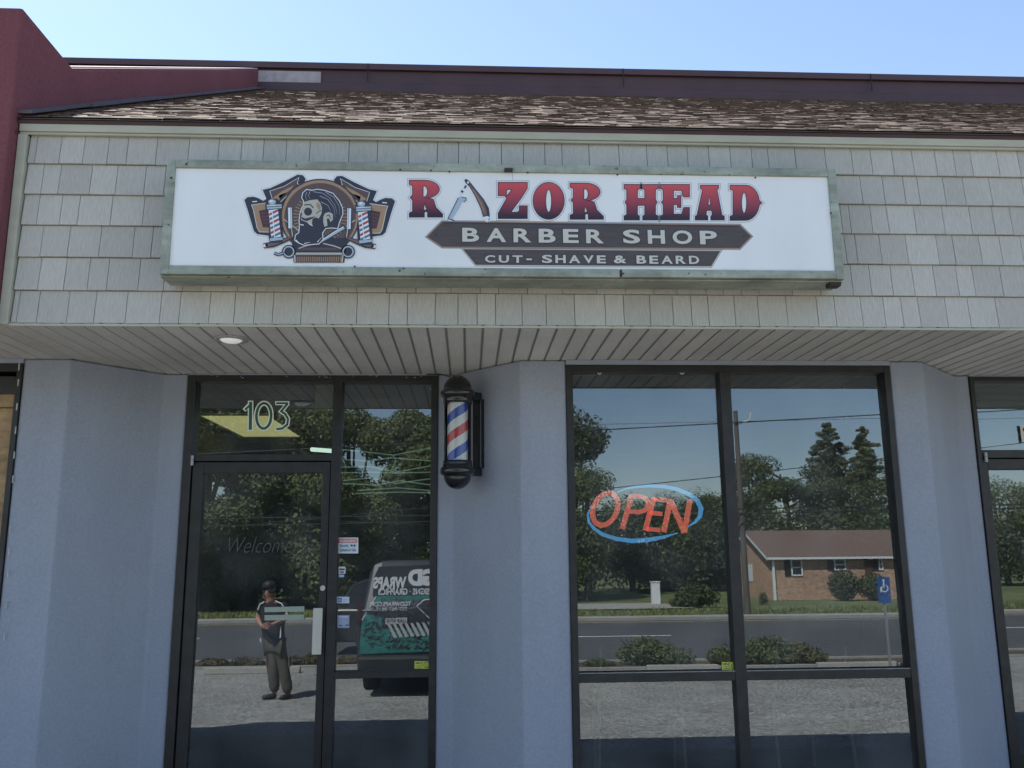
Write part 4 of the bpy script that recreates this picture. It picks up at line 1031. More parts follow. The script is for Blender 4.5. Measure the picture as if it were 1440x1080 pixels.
def tree(x, y, top, kind, label, leaf, trunk_h=.3, width=.5, n=5200, name='tree', group='trees across the road'):
    z0 = gz(y)-.05; H_ = top-z0; W2 = H_*width/2
    t = thing(name, label, 'tree', (x, y, z0), group)
    tk = MB(); r0 = H_*.022+.05
    pts = [(x+random.uniform(-.1, .1)*i, y, z0+H_*.85*i/5) for i in range(6)]
    tk.tube(pts, [r0*(1-.15*i) for i in range(6)], 8)
    cr_ = MB()
    if kind == 'round':
        cl_ = [(x+random.uniform(-.75, .75)*W2, y+random.uniform(-.7, .7)*W2, z0+H_*random.uniform(trunk_h+.05, .80)) for _ in range(13)]+[(x, y, z0+H_*.86), (x+W2*.25, y, z0+H_*.8), (x-W2*.3, y, z0+H_*.78)]
        for c_ in cl_:
            rr = W2*random.uniform(.30, .46); leaf_cloud(cr_, c_, (rr, rr, min(rr*.85, top-c_[2]+.05)), n*2//16, H_*.0105)
            tk.tube([(x, y, z0+H_*random.uniform(.2, .45)), c_], [r0*.4, r0*.1], 6)
    elif kind == 'pine':
        for j in range(12):
            a = random.uniform(0, 6.28); rr = W2*random.uniform(.3, .95); zz = z0+H_*random.uniform(max(trunk_h, .45), .93)
            c_ = (x+rr*math.cos(a), y+rr*math.sin(a), zz); tk.tube([(x, y, zz-H_*.12), c_], [r0*.35, r0*.12], 6)
            s_ = W2*random.uniform(.28, .42); leaf_cloud(cr_, c_, (s_, s_, s_*.45), n*2//12, H_*.010)
    else:   # tall loose conifer
        for j in range(240):
            f = (j+random.random())/240; a = random.uniform(0, 6.28); rm = W2*(math.sin(math.pi*min(1, (1-f)*.55+.03)))**.9*random.uniform(.75, 1.05); q = random.uniform(.0, 1)
            zz = z0+H_*(trunk_h+(1-trunk_h)*f*.985); c_ = (x+rm*q*math.cos(a), y+rm*q*math.sin(a), zz)
            s_ = max(rm*.30, H_*.014); leaf_cloud(cr_, c_, (s_, s_, s_*.5), n*3//240, H_*.009)
            if j % 4 == 0: tk.tube([(x, y, zz-.3), (x+rm*math.cos(a), y+rm*math.sin(a), zz)], [r0*.2, r0*.05], 5)
    tk.build('trunk', BARK, t); cr_.build('crown', leaf, t)
    return t
def tpx(px, py, Y, g, kind, label, leaf, **k):
    p = mir(px, py, Y, g); return tree(p.x, Y, p.z, kind, label, leaf, **k)
# left part, mirrored in the door and its sidelight
tpx(300, 520, -33, GB, 'round', 'big spring green tree mirrored at the left of the door glass', LEAF4, width=.75, n=20000, trunk_h=.0)
tpx(370, 535, -37, GB, 'round', 'tall green tree mirrored behind the Welcome lettering', LEAF2, width=.7, n=20000, trunk_h=.0)
tpx(430, 540, -35, GB, 'round', 'dark green tree mirrored by the door pull handle', LEAF2, width=.7, n=16000, trunk_h=.0)
tpx(500, 555, -42, GB, 'round', 'tall loose tree with sky gaps mirrored in the sidelight', LEAF2, width=.65, n=11000, trunk_h=.0)
tpx(575, 560, -36, GB, 'round', 'yellow green tree mirrored above the wrapped van', LEAF4, width=.7, n=20000, trunk_h=.0)
tpx(230, 560, -38, GB, 'round', 'broad tree beyond the left end of the road', LEAF2, width=.7, n=6000, trunk_h=.15)
# mirrored in the big window
tpx(800, 560, -42, GA, 'round', 'tall dark tree mirrored at the left edge of the big window', LEAF3, width=.62, n=7000, trunk_h=.08)
tpx(822, 640, -40, GA, 'round', 'lighter green tree under the tall one at the left of the big window', LEAF4, width=.8, n=6000, trunk_h=.12)
tpx(1050, 625, -58, GA, 'round', 'green tree mirrored beside the utility pole', LEAF2, width=.55, n=6000, trunk_h=.2)
tpx(1100, 640, -60, GA, 'pine', 'umbrella pine mirrored between the pole and the conifers', LEAF3, width=.9, n=6000, trunk_h=.5)
tpx(1162, 592, -62, GA, 'fir', 'tall conifer mirrored above the brick house', LEAF3, width=.55, n=7500, trunk_h=.12)
tpx(1212, 598, -60, GA, 'fir', 'second tall conifer mirrored right of the first', LEAF2, width=.5, n=6500, trunk_h=.12)
tpx(885, 692, -50, GA, 'round', 'small round tree behind the OPEN sign reflection', LEAF2, width=.9, n=5000, trunk_h=.1)
tpx(935, 688, -53, GA, 'round', 'round tree in the middle of the left pane skyline', LEAF1, width=.9, n=5000, trunk_h=.1)
tpx(985, 684, -51, GA, 'round', 'darkest round tree just left of the mullion', LEAF1, width=.9, n=5000, trunk_h=.1)
tpx(1010, 690, -54, GA, 'pine', 'flat topped pine hidden partly by the mullion', LEAF3, width=.9, n=4000, trunk_h=.4)
tpx(1262, 650, -58, GA, 'round', 'round tree beyond the right end of the brick house', LEAF2, width=.8, n=6000, trunk_h=.15)
tpx(1400, 668, -52, GB, 'round', 'tree mirrored in the glass of the right hand door', LEAF4, width=.9, n=6000, trunk_h=.12)
tpx(1490, 640, -55, GB, 'round', 'tree beyond the right hand door reflection', LEAF2, width=.8, n=5000, trunk_h=.12)
# understory mass
wd = MB()
for i in range(64):
    px = 200+i*20.5; g_ = GB if px < 620 else GA; Y_ = -47-random.uniform(0, 6)
    p = mir(px, 702+random.uniform(-14, 18) if px > 700 else 690, Y_, g_); h_ = (p.z-gz(Y_))/2
    leaf_cloud(wd, (p.x, Y_, gz(Y_)+h_), (2.0, 1.6, h_), 900, .15)
for i in range(26):
    px = 190+i*17; Y_ = -39-random.uniform(0, 4)
    p = mir(px, 748+random.uniform(-16, 16), Y_, GB); h_ = (p.z-gz(Y_))/2
    leaf_cloud(wd, (p.x, Y_, gz(Y_)+h_), (1.3, 1.0, h_), 900, .12)
wo = wd.build('woodland', LEAF1); tag(wo, 'dark woodland edge across the road', kind='stuff')
# grass tufts on the verge
gt = MB()
for _ in range(5200):
    x, y = random.uniform(-26, 34), random.uniform(-30, -24.6); h_ = random.uniform(.06, .2); z = gz(y); a = random.uniform(0, 3.14); dx, dy = .05*math.cos(a), .05*math.sin(a)
    gt.add([(x-dx, y-dy, z), (x+dx, y+dy, z), (x+random.uniform(-.06, .06), y, z+h_)], [(0, 1, 2)], 0, random.random())
tag(gt.build('verge_grass', leafm('grass_blade', (.13, .145, .045))), 'rough grass along the far kerb', kind='stuff')
def bush(x, y, rx, h, label, leaf, n=1500, size=.05, name='bush', group=None, ball=False):
    t = thing(name, label, 'bush', (x, y, gz(y)), group); z = gz(y)
    cr_ = MB()
    if ball: leaf_cloud(cr_, (x, y, z+h*.5), (rx, rx, h*.52), n, size)
    else:
        for _ in range(12):
            a = random.uniform(0, 6.28); q = random.random()*.7; hh = h*random.uniform(.45, 1)*(1-.45*q)
            leaf_cloud(cr_, (x+rx*q*math.cos(a), y+rx*.4*q*math.sin(a), z+hh*.5), (rx*.36, rx*.3, hh*.52), n//12, size)
    st_ = MB()
    for _ in range(7):
        a = random.uniform(0, 6.28); st_.tube([(x, y, z), (x+rx*.5*math.cos(a), y+rx*.3*math.sin(a), z+h*.8)], [.014, .004], 5)
    cr_.build('foliage', leaf, t); st_.build('stems', BARK, t); return t
for px, pyt, hw, lab, lf_ in ((905, 893, 58, 'green shrub in the planting strip left of the window mullion', LEAF2), (1015, 906, 34, 'low green shrub in the planting strip at the mullion', LEAF2), (1075, 888, 44, 'tall shrub in the planting strip right of the mullion', LEAF2), (1125, 898, 42, 'olive shrub next to the tall one in the planting strip', mat('leaf_olive', (.10, .10, .03), .8, tone=.4)), (840, 925, 26, 'thin shrub at the left edge of the big window', LEAF1)):
    p = mir(px, pyt, -11.5, GA); bush(p.x, -11.5, hw*.0175, (p.z-gz(-11.5))*1.12, lab, lf_, 5200, .032, group='shrubs in the planting strip')
DRY = mat('leaf_dry', (.10, .08, .035), .9, tone=.5)
for px, pyt, hw, lab in ((300, 926, 30, 'low brown hedge piece at the left of the door glass'), (345, 928, 28, 'low brown hedge piece left of the man'), (412, 930, 22, 'low brown hedge piece right of the man'), (440, 912, 16, 'rusty green shrub by the door pull handle'), (490, 925, 24, 'brown shrub left of the van')):
    p = mir(px, pyt, -11.4, GB); bush(p.x, -11.4, hw*.0145, max(.2, p.z-gz(-11.4)), lab, DRY, 1500, .03, group='dry hedge in the planting strip')
for x_, lab in ((-7, 'dry hedge piece far left of the lot'), (-9.5, 'last dry hedge piece at the left of the lot'), (13, 'green shrub far right of the lot')):
    bush(x_, -11.4, .8, .45, lab, DRY, 900, .04)
# wheel stops
def stop(x0, x1, y, label):
    z = gz(y); o = MB().xprism([(y-.08, z), (y-.06, z+.11), (y+.06, z+.11), (y+.08, z)], x0, x1).build('wheel_stop', CONC, bevel=.015, loc=((x0+x1)/2, y, z)); tag(o, label, 'wheel stop', 'concrete wheel stops')
a, b = mir(286, 957, -9.9, GB), mir(422, 955, -9.9, GB); stop(a.x, b.x, -9.9, 'concrete wheel stop behind the man')
stop(a.x+2.75, b.x+2.75, -10.35, 'concrete wheel stop in front of the van'); 
a, b = mir(910, 946, -10.3, GA), mir(1010, 944, -10.3, GA); stop(a.x, b.x, -10.3, 'concrete wheel stop mirrored above the mid rail by the mullion')
a, b = mir(1150, 942, -10.3, GA), mir(1262, 940, -10.3, GA); stop(a.x, b.x, -10.3, 'concrete wheel stop under the blue parking sign')
# utility pole and wires
pt = mir(1034, 578, -25.6, GA)
up1 = thing('utility_pole', 'wooden utility pole mirrored at the window mullion', 'utility pole', (pt.x, -25.6, gz(-25.6)))
MB().tube([(pt.x, -25.6, gz(-25.6)), (pt.x, -25.6, pt.z)], [.12, .08], 12).build('shaft', WOODP, up1)
MB().tube([(pt.x, -25.6, pt.z-.5), (pt.x+.5, -25.6, pt.z-.35), (pt.x+.6, -25.6, pt.z-.05)], .03, 8).build('arm', STEEL, up1)
pt2 = Vector((-16, -25.6, pt.z-.4)); up2 = thing('utility_pole', 'wooden utility pole far left of the lot', 'utility pole', (pt2.x, -25.6, gz(-25.6)))
MB().tube([(pt2.x, -25.6, gz(-25.6)), pt2], [.12, .08], 12).build('shaft', WOODP, up2)
def wire(p, q, sag, r, label):
    pts = [Vector(p).lerp(Vector(q), i/24)-Vector((0, 0, sag*4*(i/24)*(1-i/24))) for i in range(25)]
    o = MB().tube(pts, r, 6).build('overhead_wire', BLACKM, loc=tuple(p)); tag(o, label, 'wire', 'overhead wires')
def wpx(pa, pb, Y, r, label, ext=1.0, g=GA):
    p, q = mir(pa[0], pa[1], Y, g), mir(pb[0], pb[1], Y, g); d = q-p
    wire(p-d*ext, q+d*ext, .15, r, label)
wpx((810, 601), (1230, 578), -25.5, .022, 'thick wire crossing the upper part of the big window', 2.5)
wpx((940, 672), (1015, 664), -25.7, .015, 'thin wire crossing the middle of the big window', 8)
wpx((815, 714), (1240, 706), -25.4, .022, 'wire crossing just above the middle of the big window', 2.5)
wpx((815, 722), (1240, 712), -25.3, .022, 'lower of the twin wires in the big window', 2.5)
wpx((815, 592), (1230, 583), -26.2, .008, 'faint top wire in the big window', 2.5)
wpx((290, 596), (600, 601), -25.6, .014, 'wire mirrored behind the number above the door', .6, GB)
wpx((290, 716), (450, 726), -25.4, .014, 'wire mirrored in the upper door glass', 1.5, GB)
# accessible parking sign
a, b = mir(1233, 812, -9.8, GA), mir(1253, 836, -9.8, GA); c_ = mir(1253, 848, -9.8, GA)
sp = thing('parking_sign', 'blue accessible parking sign on a post mirrored at the right of the big window', 'sign', ((a.x+b.x)/2, -9.8, gz(-9.8)))
MB().box((a.x+b.x)/2-.02, (a.x+b.x)/2+.02, -9.84, -9.815, gz(-9.8), a.z).build('post', mat('galvanised_post', (.28, .29, .30), .6, metal=.3), sp)
MB().box(a.x, b.x, -9.813, -9.805, b.z, a.z).box(a.x, b.x, -9.813, -9.805, c_.z, b.z-.01).build('plate', pm('sign_blue', (.02, .09, .30)), sp)
sy = MB(); cx_, cz_ = (a.x+b.x)/2, (a.z+b.z)/2
def ring(mb, cx, cz, r0, r1, y, a0=0, a1=360, n=20):
    A_ = [(cx+r0*math.cos(R(a0+(a1-a0)*i/n)), y, cz+r0*math.sin(R(a0+(a1-a0)*i/n))) for i in range(n+1)]; B_ = [(cx+r1*math.cos(R(a0+(a1-a0)*i/n)), y, cz+r1*math.sin(R(a0+(a1-a0)*i/n))) for i in range(n+1)]
    mb.quadstrip(A_, B_)
ring(sy, cx_+.01, cz_-.04, .05, .068, -9.802, -200, 60); ring(sy, cx_, cz_+.095, 0, .02, -9.802)
sy.box(cx_-.012, cx_+.012, -9.804, -9.801, cz_-.02, cz_+.07).box(cx_-.06, cx_+.01, -9.804, -9.801, cz_-.03, cz_-.01).box(cx_-.07, cx_-.05, -9.804, -9.801, cz_-.11, cz_-.02)
sy.build('wheelchair_symbol', WHITE, sp)

# brick house
hx0 = mir(1086, 820, -38, GA).x; hx1 = hx0+9.5; hy0, hy1 = -38.0, -44.5; hz0 = -.74
ez = 1.47; rz_ = 2.78; hym = (hy0+hy1)/2
hs_ = thing('brick_house', 'low brick house with brown roof mirrored in the right half of the big window', 'house', ((hx0+hx1)/2, hym, hz0))
hw_ = MB().box(hx0, hx1, hy1, hy0, hz0, ez)
hw_.add([(hx0, hy0, ez), (hx0, hy1, ez), (hx0, hym, rz_-.08)], [(0, 1, 2)]).add([(hx1, hy0, ez), (hx1, hy1, ez), (hx1, hym, rz_-.08)], [(0, 2, 1)])
hw_.build('wall', BRICK, hs_)
rr_ = MB(); ov = .22; sl2 = (rz_-ez)/(abs(hy0-hym))
rr_.xprism([(hy0+ov, ez-ov*sl2), (hym, rz_), (hy1-ov, ez-ov*sl2), (hy1-ov, ez-ov*sl2-.12), (hym, rz_-.13), (hy0+ov, ez-ov*sl2-.12)], hx0-.25, hx1+.25)
rr_.build('roof', ROOFB, hs_)
gt_ = MB().box(hx0-.28, hx1+.28, hy0+ov+.002, hy0+ov+.09, ez-ov*sl2-.13, ez-ov*sl2-.02)
gt_.build('gutter', WHITE, hs_)
for ya, yb2 in ((hy0+ov, hym), (hy1-ov, hym)):
    MB().add([(hx0-.26, ya, ez-ov*sl2-.02), (hx0-.26, yb2, rz_-.0), (hx0-.26, yb2, rz_-.16), (hx0-.26, ya, ez-ov*sl2-.18)], [(0, 1, 2, 3)]).build('barge_board', WHITE, hs_)
MB().box(hx0+.02, hx0+.14, hy0+.01, hy0+.1, hz0, ez-.2).build('downspout', WHITE, hs_)
HG = mat('house_glass', (.03, .035, .04), .08)
for pa, pb, pt_, pb_ in ((1113, 1127, 786, 810), (1174, 1188, 786, 802), (1236, 1240, 786, 802)):
    A_, B_ = mir(pa, pt_, hy0, GA), mir(pb, pb_, hy0, GA)
    w_ = MB().box(A_.x-.07, A_.x, hy0, hy0+.05, B_.z, A_.z).box(B_.x, B_.x+.07, hy0, hy0+.05, B_.z, A_.z).box(A_.x, B_.x, hy0, hy0+.05, A_.z-.07, A_.z).box(A_.x, B_.x, hy0, hy0+.05, B_.z, B_.z+.07).box(A_.x, B_.x, hy0, hy0+.04, (A_.z+B_.z)/2-.03, (A_.z+B_.z)/2+.03).build('window', WHITE, hs_)
    MB().box(A_.x, B_.x, hy0+.002, hy0+.02, B_.z+.07, A_.z-.07).build('pane', HG, w_)
    MB().box(A_.x-.4, A_.x-.08, hy0+.002, hy0+.04, B_.z, A_.z).build('shutter', BLACKM, hs_)
A_, B_ = mir(1215, 786, hy0, GA), mir(1229, 826, hy0, GA); MB().box(A_.x, B_.x, hy0+.003, hy0+.05, B_.z, A_.z).build('door', mat('dark_door', (.10, .05, .04), .5), hs_)
MB().box(hx0-.03, hx0-.002, hym-.5, hym+.3, .1, 1.0).build('gable_window', WHITE, hs_)
p = mir(1184, 800, -36.6, GA); bush(p.x, -36.6, .74, p.z-gz(-36.6), 'round clipped bush in front of the brick house', LEAF1, 2200, .07, ball=True)
p = mir(1226, 806, -36.6, GA); bush(p.x, -36.6, .8, p.z-gz(-36.6), 'second clipped bush by the brick house door', LEAF1, 2000, .07, ball=True)
p = mir(978, 812, -32, GA); bush(p.x, -32, 1.25, p.z-gz(-32), 'wide bush by the driveway', LEAF1, 3400, .08)
p = mir(1073, 828, -34, GA); bush(p.x, -34, .3, p.z-gz(-34), 'thin upright plants at the house corner', LEAF4, 500, .05)
a, b = mir(916, 819, -35, GA), mir(928, 832, -35, GA)
o = MB().box(a.x, b.x, -35.25, -34.9, gz(-35), a.z).box(a.x-.03, b.x+.03, -35.28, -34.87, a.z, a.z+.04).build('waste_bin', WHITE, loc=(a.x, -35, gz(-35)), bevel=.02); tag(o, 'white bin standing on the driveway across the road', 'bin')
# low carport house beyond the driveway
a, b = mir(930, 795, -50, GA), mir(1035, 840, -50, GA)
ch = thing('carport_house', 'low dark house with white trim mirrored left of the window mullion', 'house', (a.x, -50, gz(-50)))
MB().box(a.x, a.x+6, -56, -50, gz(-50), a.z-.3).build('wall', mat('dark_brick', (.10, .06, .05), .9, noise=(20, .2)), ch)
MB().xprism([(-49.6, a.z-.3), (-53, a.z+1.2), (-56.4, a.z-.3)], a.x-.4, a.x+6.4).build('roof', mat('grey_roof', (.09, .085, .08), .9), ch)
for k in range(3): MB().box(a.x+.5+k*1.8, a.x+1.2+k*1.8, -49.97, -49.9, a.z-1.0, a.z-.75).build('window_trim', WHITE, ch)
# white shed at the far left
a, b = mir(272, 812, -44, GB), mir(300, 842, -44, GB)
o = MB().box(a.x, b.x, -46, -44, gz(-44), a.z-.25).xprism([(-46.1, a.z-.25), (-45, a.z), (-43.9, a.z-.25)], a.x-.1, b.x+.1).build('garden_shed', WHITE, loc=(a.x, -44, gz(-44))); tag(o, 'small white shed mirrored at the left edge of the door glass', 'shed')

# ------------------------------------------------------------------ wrapped van, tail to the shop
VY = -6.95
vx0 = mir(502, 900, VY, GB).x; vx1 = vx0+2.02; vg = gz(-8)-.02; vx = (vx0+vx1)/2; hwv = 1.01
vr = mir(590, 788, VY-.3, GB).z
van = thing('wrapped_van', 'black and teal wrapped van parked with its tail to the shop', 'van', (vx, -9.4, vg))
def vloft(secs, name, m, parent):
    """secs: (y, [(half width, z), ...]) mirrored left and right into closed rings"""
    mb = MB(); rings = []
    for y, hp in secs:
        ring_ = [(vx+h, y, z) for h, z in hp]+[(vx-h, y, z) for h, z in reversed(hp)]; rings.append(ring_)
    n = len(rings[0]); vs = [v for r_ in rings for v in r_]
    fs = [(i*n+k, i*n+(k+1) % n, (i+1)*n+(k+1) % n, (i+1)*n+k) for i in range(len(rings)-1) for k in range(n)]+[tuple(range(n)), tuple(range((len(rings)-1)*n, len(rings)*n))[::-1]]
    mb.add(vs, fs); return mb.build(name, m, parent, bevel=.03)
VB = mat('van_wrap_black', (.035, .036, .042), .35, coat=.3)
belt = vg+1.18
def sec(y, top_, k=1.0, wr=.80): return (y, [(hwv*.97*k, vg+.33), (hwv*k, vg+.6), (hwv*k, belt-.05), (hwv*.97*k, belt), (hwv*(wr+.06)*k, top_-.16), (hwv*wr*k, top_-.04), (hwv*(wr-.12)*k, top_)])
vloft([sec(VY, belt+.1, 1, .9), sec(VY-.28, vr-.02), sec(VY-.5, vr), sec(VY-2.6, vr), sec(VY-3.2, vr-.06), sec(VY-3.9, belt+.06, .99, .86), sec(VY-4.8, belt-.02, .96, .8), (VY-4.95, [(hwv*.9, vg+.33), (hwv*.92, vg+.6), (hwv*.92, belt-.2), (hwv*.9, belt-.16), (hwv*.85, belt-.14), (hwv*.8, belt-.12), (hwv*.7, belt-.1)])], 'body', VB, van)
MB().box(vx-hwv*.97, vx+hwv*.97, VY, VY+.16, vg+.36, vg+.62).build('rear_bumper', BLACKM, van, bevel=.05)
for sx in (-1, 1):
    for yy in (VY-.95, VY-3.95):
        x_ = vx+sx*(hwv-.14)
        wh = MB().tube([(x_-.12, yy, vg+.37), (x_+.12, yy, vg+.37)], .37, 28).build('wheel', BLACKM, van, bevel=.03)
        MB().tube([(x_+sx*.122, yy, vg+.37), (x_+sx*.13, yy, vg+.37)], .22, 20).build('rim', STEEL, wh)
MB().tube([(vx-.75, VY-.95, vg+.33), (vx+.75, VY-.95, vg+.33)], .06, 10).build('rear_axle', BLACKM, van)
def vy(z):
    if z <= belt+.1: return VY+.014
    return VY+.014-(z-belt-.1)*(.28/(vr-belt-.12))
class VArt(Art):
    def P(s, p):
        y = VY
        for _ in range(4): q = mir(p[0], p[1], y, GB); y = vy(q.z)
        return q
VA_ = VArt(0, .0)
class VA2:
    def __init__(s): s.mb = MB(); s.mats = []; s.off = 0
    def m(s, mt):
        if mt not in s.mats: s.mats.append(mt)
        return s.mats.index(mt)
    def put(s, mt, xz, fs): s.mb.add([(x, vy(z)+s.off+.006, z) for x, z in xz], fs, s.m(mt))
    def px(s, p): q = VA_.P(p); return (q.x, q.z)
    def poly(s, mt, pts): fl, fs = tess([[s.px(p) for p in pts]]); s.put(mt, fl, fs)
    def line(s, mt, pts, w_):
        for a, b in zip(pts, pts[1:]):
            A_, B_ = Vector(s.px(a)), Vector(s.px(b)); d = (B_-A_)
            if d.length < 1e-5: continue
            nn = Vector((-d.y, d.x)).normalized()*w_/2; s.put(mt, [tuple(A_+nn), tuple(A_-nn), tuple(B_-nn), tuple(B_+nn)], [(0, 1, 2, 3)])
    def text(s, mt, t, x0, x1, y0, y1, off=.03):
        z1_, z0_ = s.px(((x0+x1)/2, y0))[1], s.px(((x0+x1)/2, y1))[1]; X0_, X1_ = s.px((x0, (y0+y1)/2))[0], s.px((x1, (y0+y1)/2))[0]
        a_ = Art(0, 0); a_.text(mt, t, X0_, X1_, z0_, z1_, off, flip=True)
        s.mb.add([(v[0], vy(v[2])+s.off+.006, v[2]) for v in a_.mb.v], a_.mb.f, s.m(mt))
TEAL = mat('wrap_teal', (.025, .17, .155), .5, noise=(9, .3)); WG = mat('wrap_white', (.42, .44, .46), .5)
# rear glass and its frame
V = VA2(); V.poly(HG, [(533, 797), (640, 793), (640, 836), (524, 838), (526, 812)]); V.build = None
V.mb.build('rear_window', V.mats, van)
V = VA2(); V.off = .003
V.poly(TEAL, [(509, 873), (531, 838), (660, 836), (660, 914), (505, 920)]); 
V.off = .006
for _ in range(420):
    x, y = random.uniform(512, 655), random.uniform(842, 912)
    if y < 873 and x < 509+(873-y)*.65+4: continue
    a = random.uniform(-.9, .9); l_ = random.uniform(3, 11)
    V.line(VB, [(x-l_*.5*math.cos(a), y-l_*.5*math.sin(a)), (x+random.uniform(-1, 1), y+random.uniform(-1, 1)), (x+l_*.5*math.cos(a), y+l_*.5*math.sin(a))], random.uniform(.008, .018))
V.poly(VB, [(537, 861), (583, 858), (582, 880), (538, 884)]); V.poly(VB, [(584, 852), (596, 843), (660, 843), (660, 872), (604, 871)])
V.mb.build('teal_graphics', V.mats, van)
V = VA2(); V.off = .009
V.line(WG, [(536, 827), (509, 872)], .020); V.line(WG, [(509, 858), (530, 858)], .012); V.line(WG, [(606, 871), (586, 852), (597, 843), (640, 842)], .016)
for k in range(12):
    x = 545+k*8; V.poly(WG, [(x, 878-k*.5), (x+4, 878-k*.5), (x+14, 896-k*.5), (x+9, 897-k*.5)])
V.text(WG, 'WRAPS', 525, 571.5, 811, 828, .05); V.text(WG, 'TGD', 574, 630, 800, 824, .07); V.text(WG, 'SIGNS · GRAPHICS', 532, 604, 827.5, 836.5, .03)
V.text(WG, 'TGDWRAPS.COM', 521, 578, 846, 852.5, .02); V.text(WG, '757-967-0615', 529, 573, 853.8, 859, .02)
V.poly(WG, [(542, 869.5), (573, 868), (572, 876.5), (542, 878)])
V.off = .012; V.text(VB, 'UXP 9710', 544, 570.5, 870.5, 875.5, .02)
V.mb.build('lettering', V.mats, van)
V = VA2(); V.off = .01; V.poly(mat('tail_lamp', (.05, .01, .01), .3), [(503, 850), (509, 842), (508, 872), (502, 880)]); V.mb.build('tail_lamp', V.mats, van)

# ------------------------------------------------------------------ dark car on the near lane
cx0 = mir(469, 870, -14.2, GB).x; cl_ = 4.6; cg_ = gz(-14.2)
car = thing('dark_car', 'dark car on the road mirrored left of the van', 'car', (cx0+cl_/2, -14.2, cg_))
CB = mat('car_paint', (.02, .022, .024), .2, coat=.8)
def carside(pts, hw1, hw0, name, m):
    mb = MB(); n = len(pts); rows_ = ((-hw1, 0), (hw1, 0))
    vs = [(cx0+x, -14.2-(hw0 if z > .95 else hw1), cg_+z) for x, z in pts]+[(cx0+x, -14.2+(hw0 if z > .95 else hw1), cg_+z) for x, z in pts]
    fs = [(i, (i+1) % n, n+(i+1) % n, n+i) for i in range(n)]+[tuple(range(n))[::-1], tuple(range(n, 2*n))]
    mb.add(vs, fs); return mb.build(name, m, car, bevel=.04)
carside([(0, .35), (.02, .75), (.12, .95), (1.05, 1.0), (3.3, 1.0), (4.4, .85), (4.58, .6), (4.55, .3), (.1, .28)], .88, .86, 'body', CB)
carside([(.14, .96), (.5, 1.5), (.8, 1.62), (2.5, 1.62), (3.35, .99)], .86, .72, 'cabin', HG)
for x_ in (.95, 3.65):
    for sy_ in (-1, 1): MB().tube([(cx0+x_, -14.2+sy_*.76, cg_+.33), (cx0+x_, -14.2+sy_*.9, cg_+.33)], .33, 24).build('wheel', BLACKM, car)
carside([(.1, .93), (3.35, .95), (3.35, .99), (.1, .97)], .885, .885, 'belt_moulding', STEEL)

# ------------------------------------------------------------------ the man
SKIN = mat('skin', (.42, .22, .16), .55); SHIRT = mat('shirt_black', (.018, .018, .022), .8, bump=(14, .5)); TRS = mat('trousers', (.11, .095, .075), .9, noise=(7, .3, (1, 1, .5)), bump=(9, 1.0, (1, 1, .6))); SHOE = mat('shoe', (.03, .022, .018), .6)
MY = -6.9; mg = gz(MY)
man = thing('person', 'man in black cap, black shirt and brown cargo trousers standing in the parking lot', 'person', (mir(390, 985, MY, GB).x, MY, mg))
def skinned(chains, sub=2):
    """chains of (point, radius); identical points join"""
    me = bpy.data.meshes.new('s'); idx = {}; vs = []; rs_ = []; es = []
    for ch_ in chains:
        last = None
        for p_, r_ in ch_:
            key = tuple(round(c, 4) for c in p_)
            if key not in idx: idx[key] = len(vs); vs.append(p_); rs_.append(r_ if isinstance(r_, tuple) else (r_, r_))
            if last is not None and last != idx[key]: es.append((last, idx[key]))
            last = idx[key]
    me.from_pydata([tuple(v) for v in vs], es, [])
    ob = bpy.data.objects.new('s', me); COL.objects.link(ob)
    sm = ob.modifiers.new('skin', 'SKIN'); sm.use_smooth_shade = True
    for v_, r_ in zip(me.skin_vertices[0].data, rs_): v_.radius = r_
    me.skin_vertices[0].data[0].use_root = True
    sb = ob.modifiers.new('sub', 'SUBSURF'); sb.levels = sub; sb.render_levels = sub
    bpy.context.view_layer.update()
    m2 = bpy.data.meshes.new_from_object(ob.evaluated_get(bpy.context.evaluated_depsgraph_get()))
    bpy.data.objects.remove(ob); bpy.data.meshes.remove(me); return m2
def mlink(me, name, m, parent, extra=None):
    wl_ = parent.matrix_world.inverted(); me.transform(wl_); me.materials.clear(); me.materials.append(m)
    for p_ in me.polygons: p_.use_smooth = True
    me.name = name; o = bpy.data.objects.new(name, me); COL.objects.link(o); o.parent = parent; return o
def J(px, py, dy=0): q = mir(px, py, MY+dy, GB); return (q.x, q.y, q.z)
k_ = 13.45/1206   # metres per picture pixel at the man
pel = J(386, 905); wst = J(384, 890); chs = J(383, 862, -.02); nkb = J(381, 848); nkt = J(379.5, 841); hd0 = J(378.5, 835, .01); hd1 = J(378, 826, .01)
shL, shR = J(368, 852), J(399, 854); elL, elR = J(362.5, 870, .02), J(404, 869, .06); wrL, wrR = J(368, 880, .16), J(384, 878, .22)
hpL, hpR = J(380, 908), J(393, 908); knL, knR = J(384, 943, .05), J(399.5, 945, .02); anL, anR = J(387, 976), J(406, 978)
def off(p, dx=0, dy=0, dz=0): return (p[0]+dx, p[1]+dy, p[2]+dz)
hands = []
for w0, sx in ((wrL, 1), (wrR, -1)):
    pal = off(w0, sx*.045, .035, -.01); hands.append([(w0, .026), (pal, (.036, .02))])
    for j, ln in enumerate((.07, .078, .073, .058)):
        b_ = off(pal, sx*.03, .02, .024-.016*j); hands.append([(pal, (.036, .02)), (b_, .009), (off(b_, sx*ln*.55, .016, -.004), .0085), (off(b_, sx*ln*.95, .006, -.02), .007)])
    hands.append([(pal, (.036, .02)), (off(pal, sx*.005, .03, .035), .011), (off(pal, sx*.035, .045, .05), .009)])
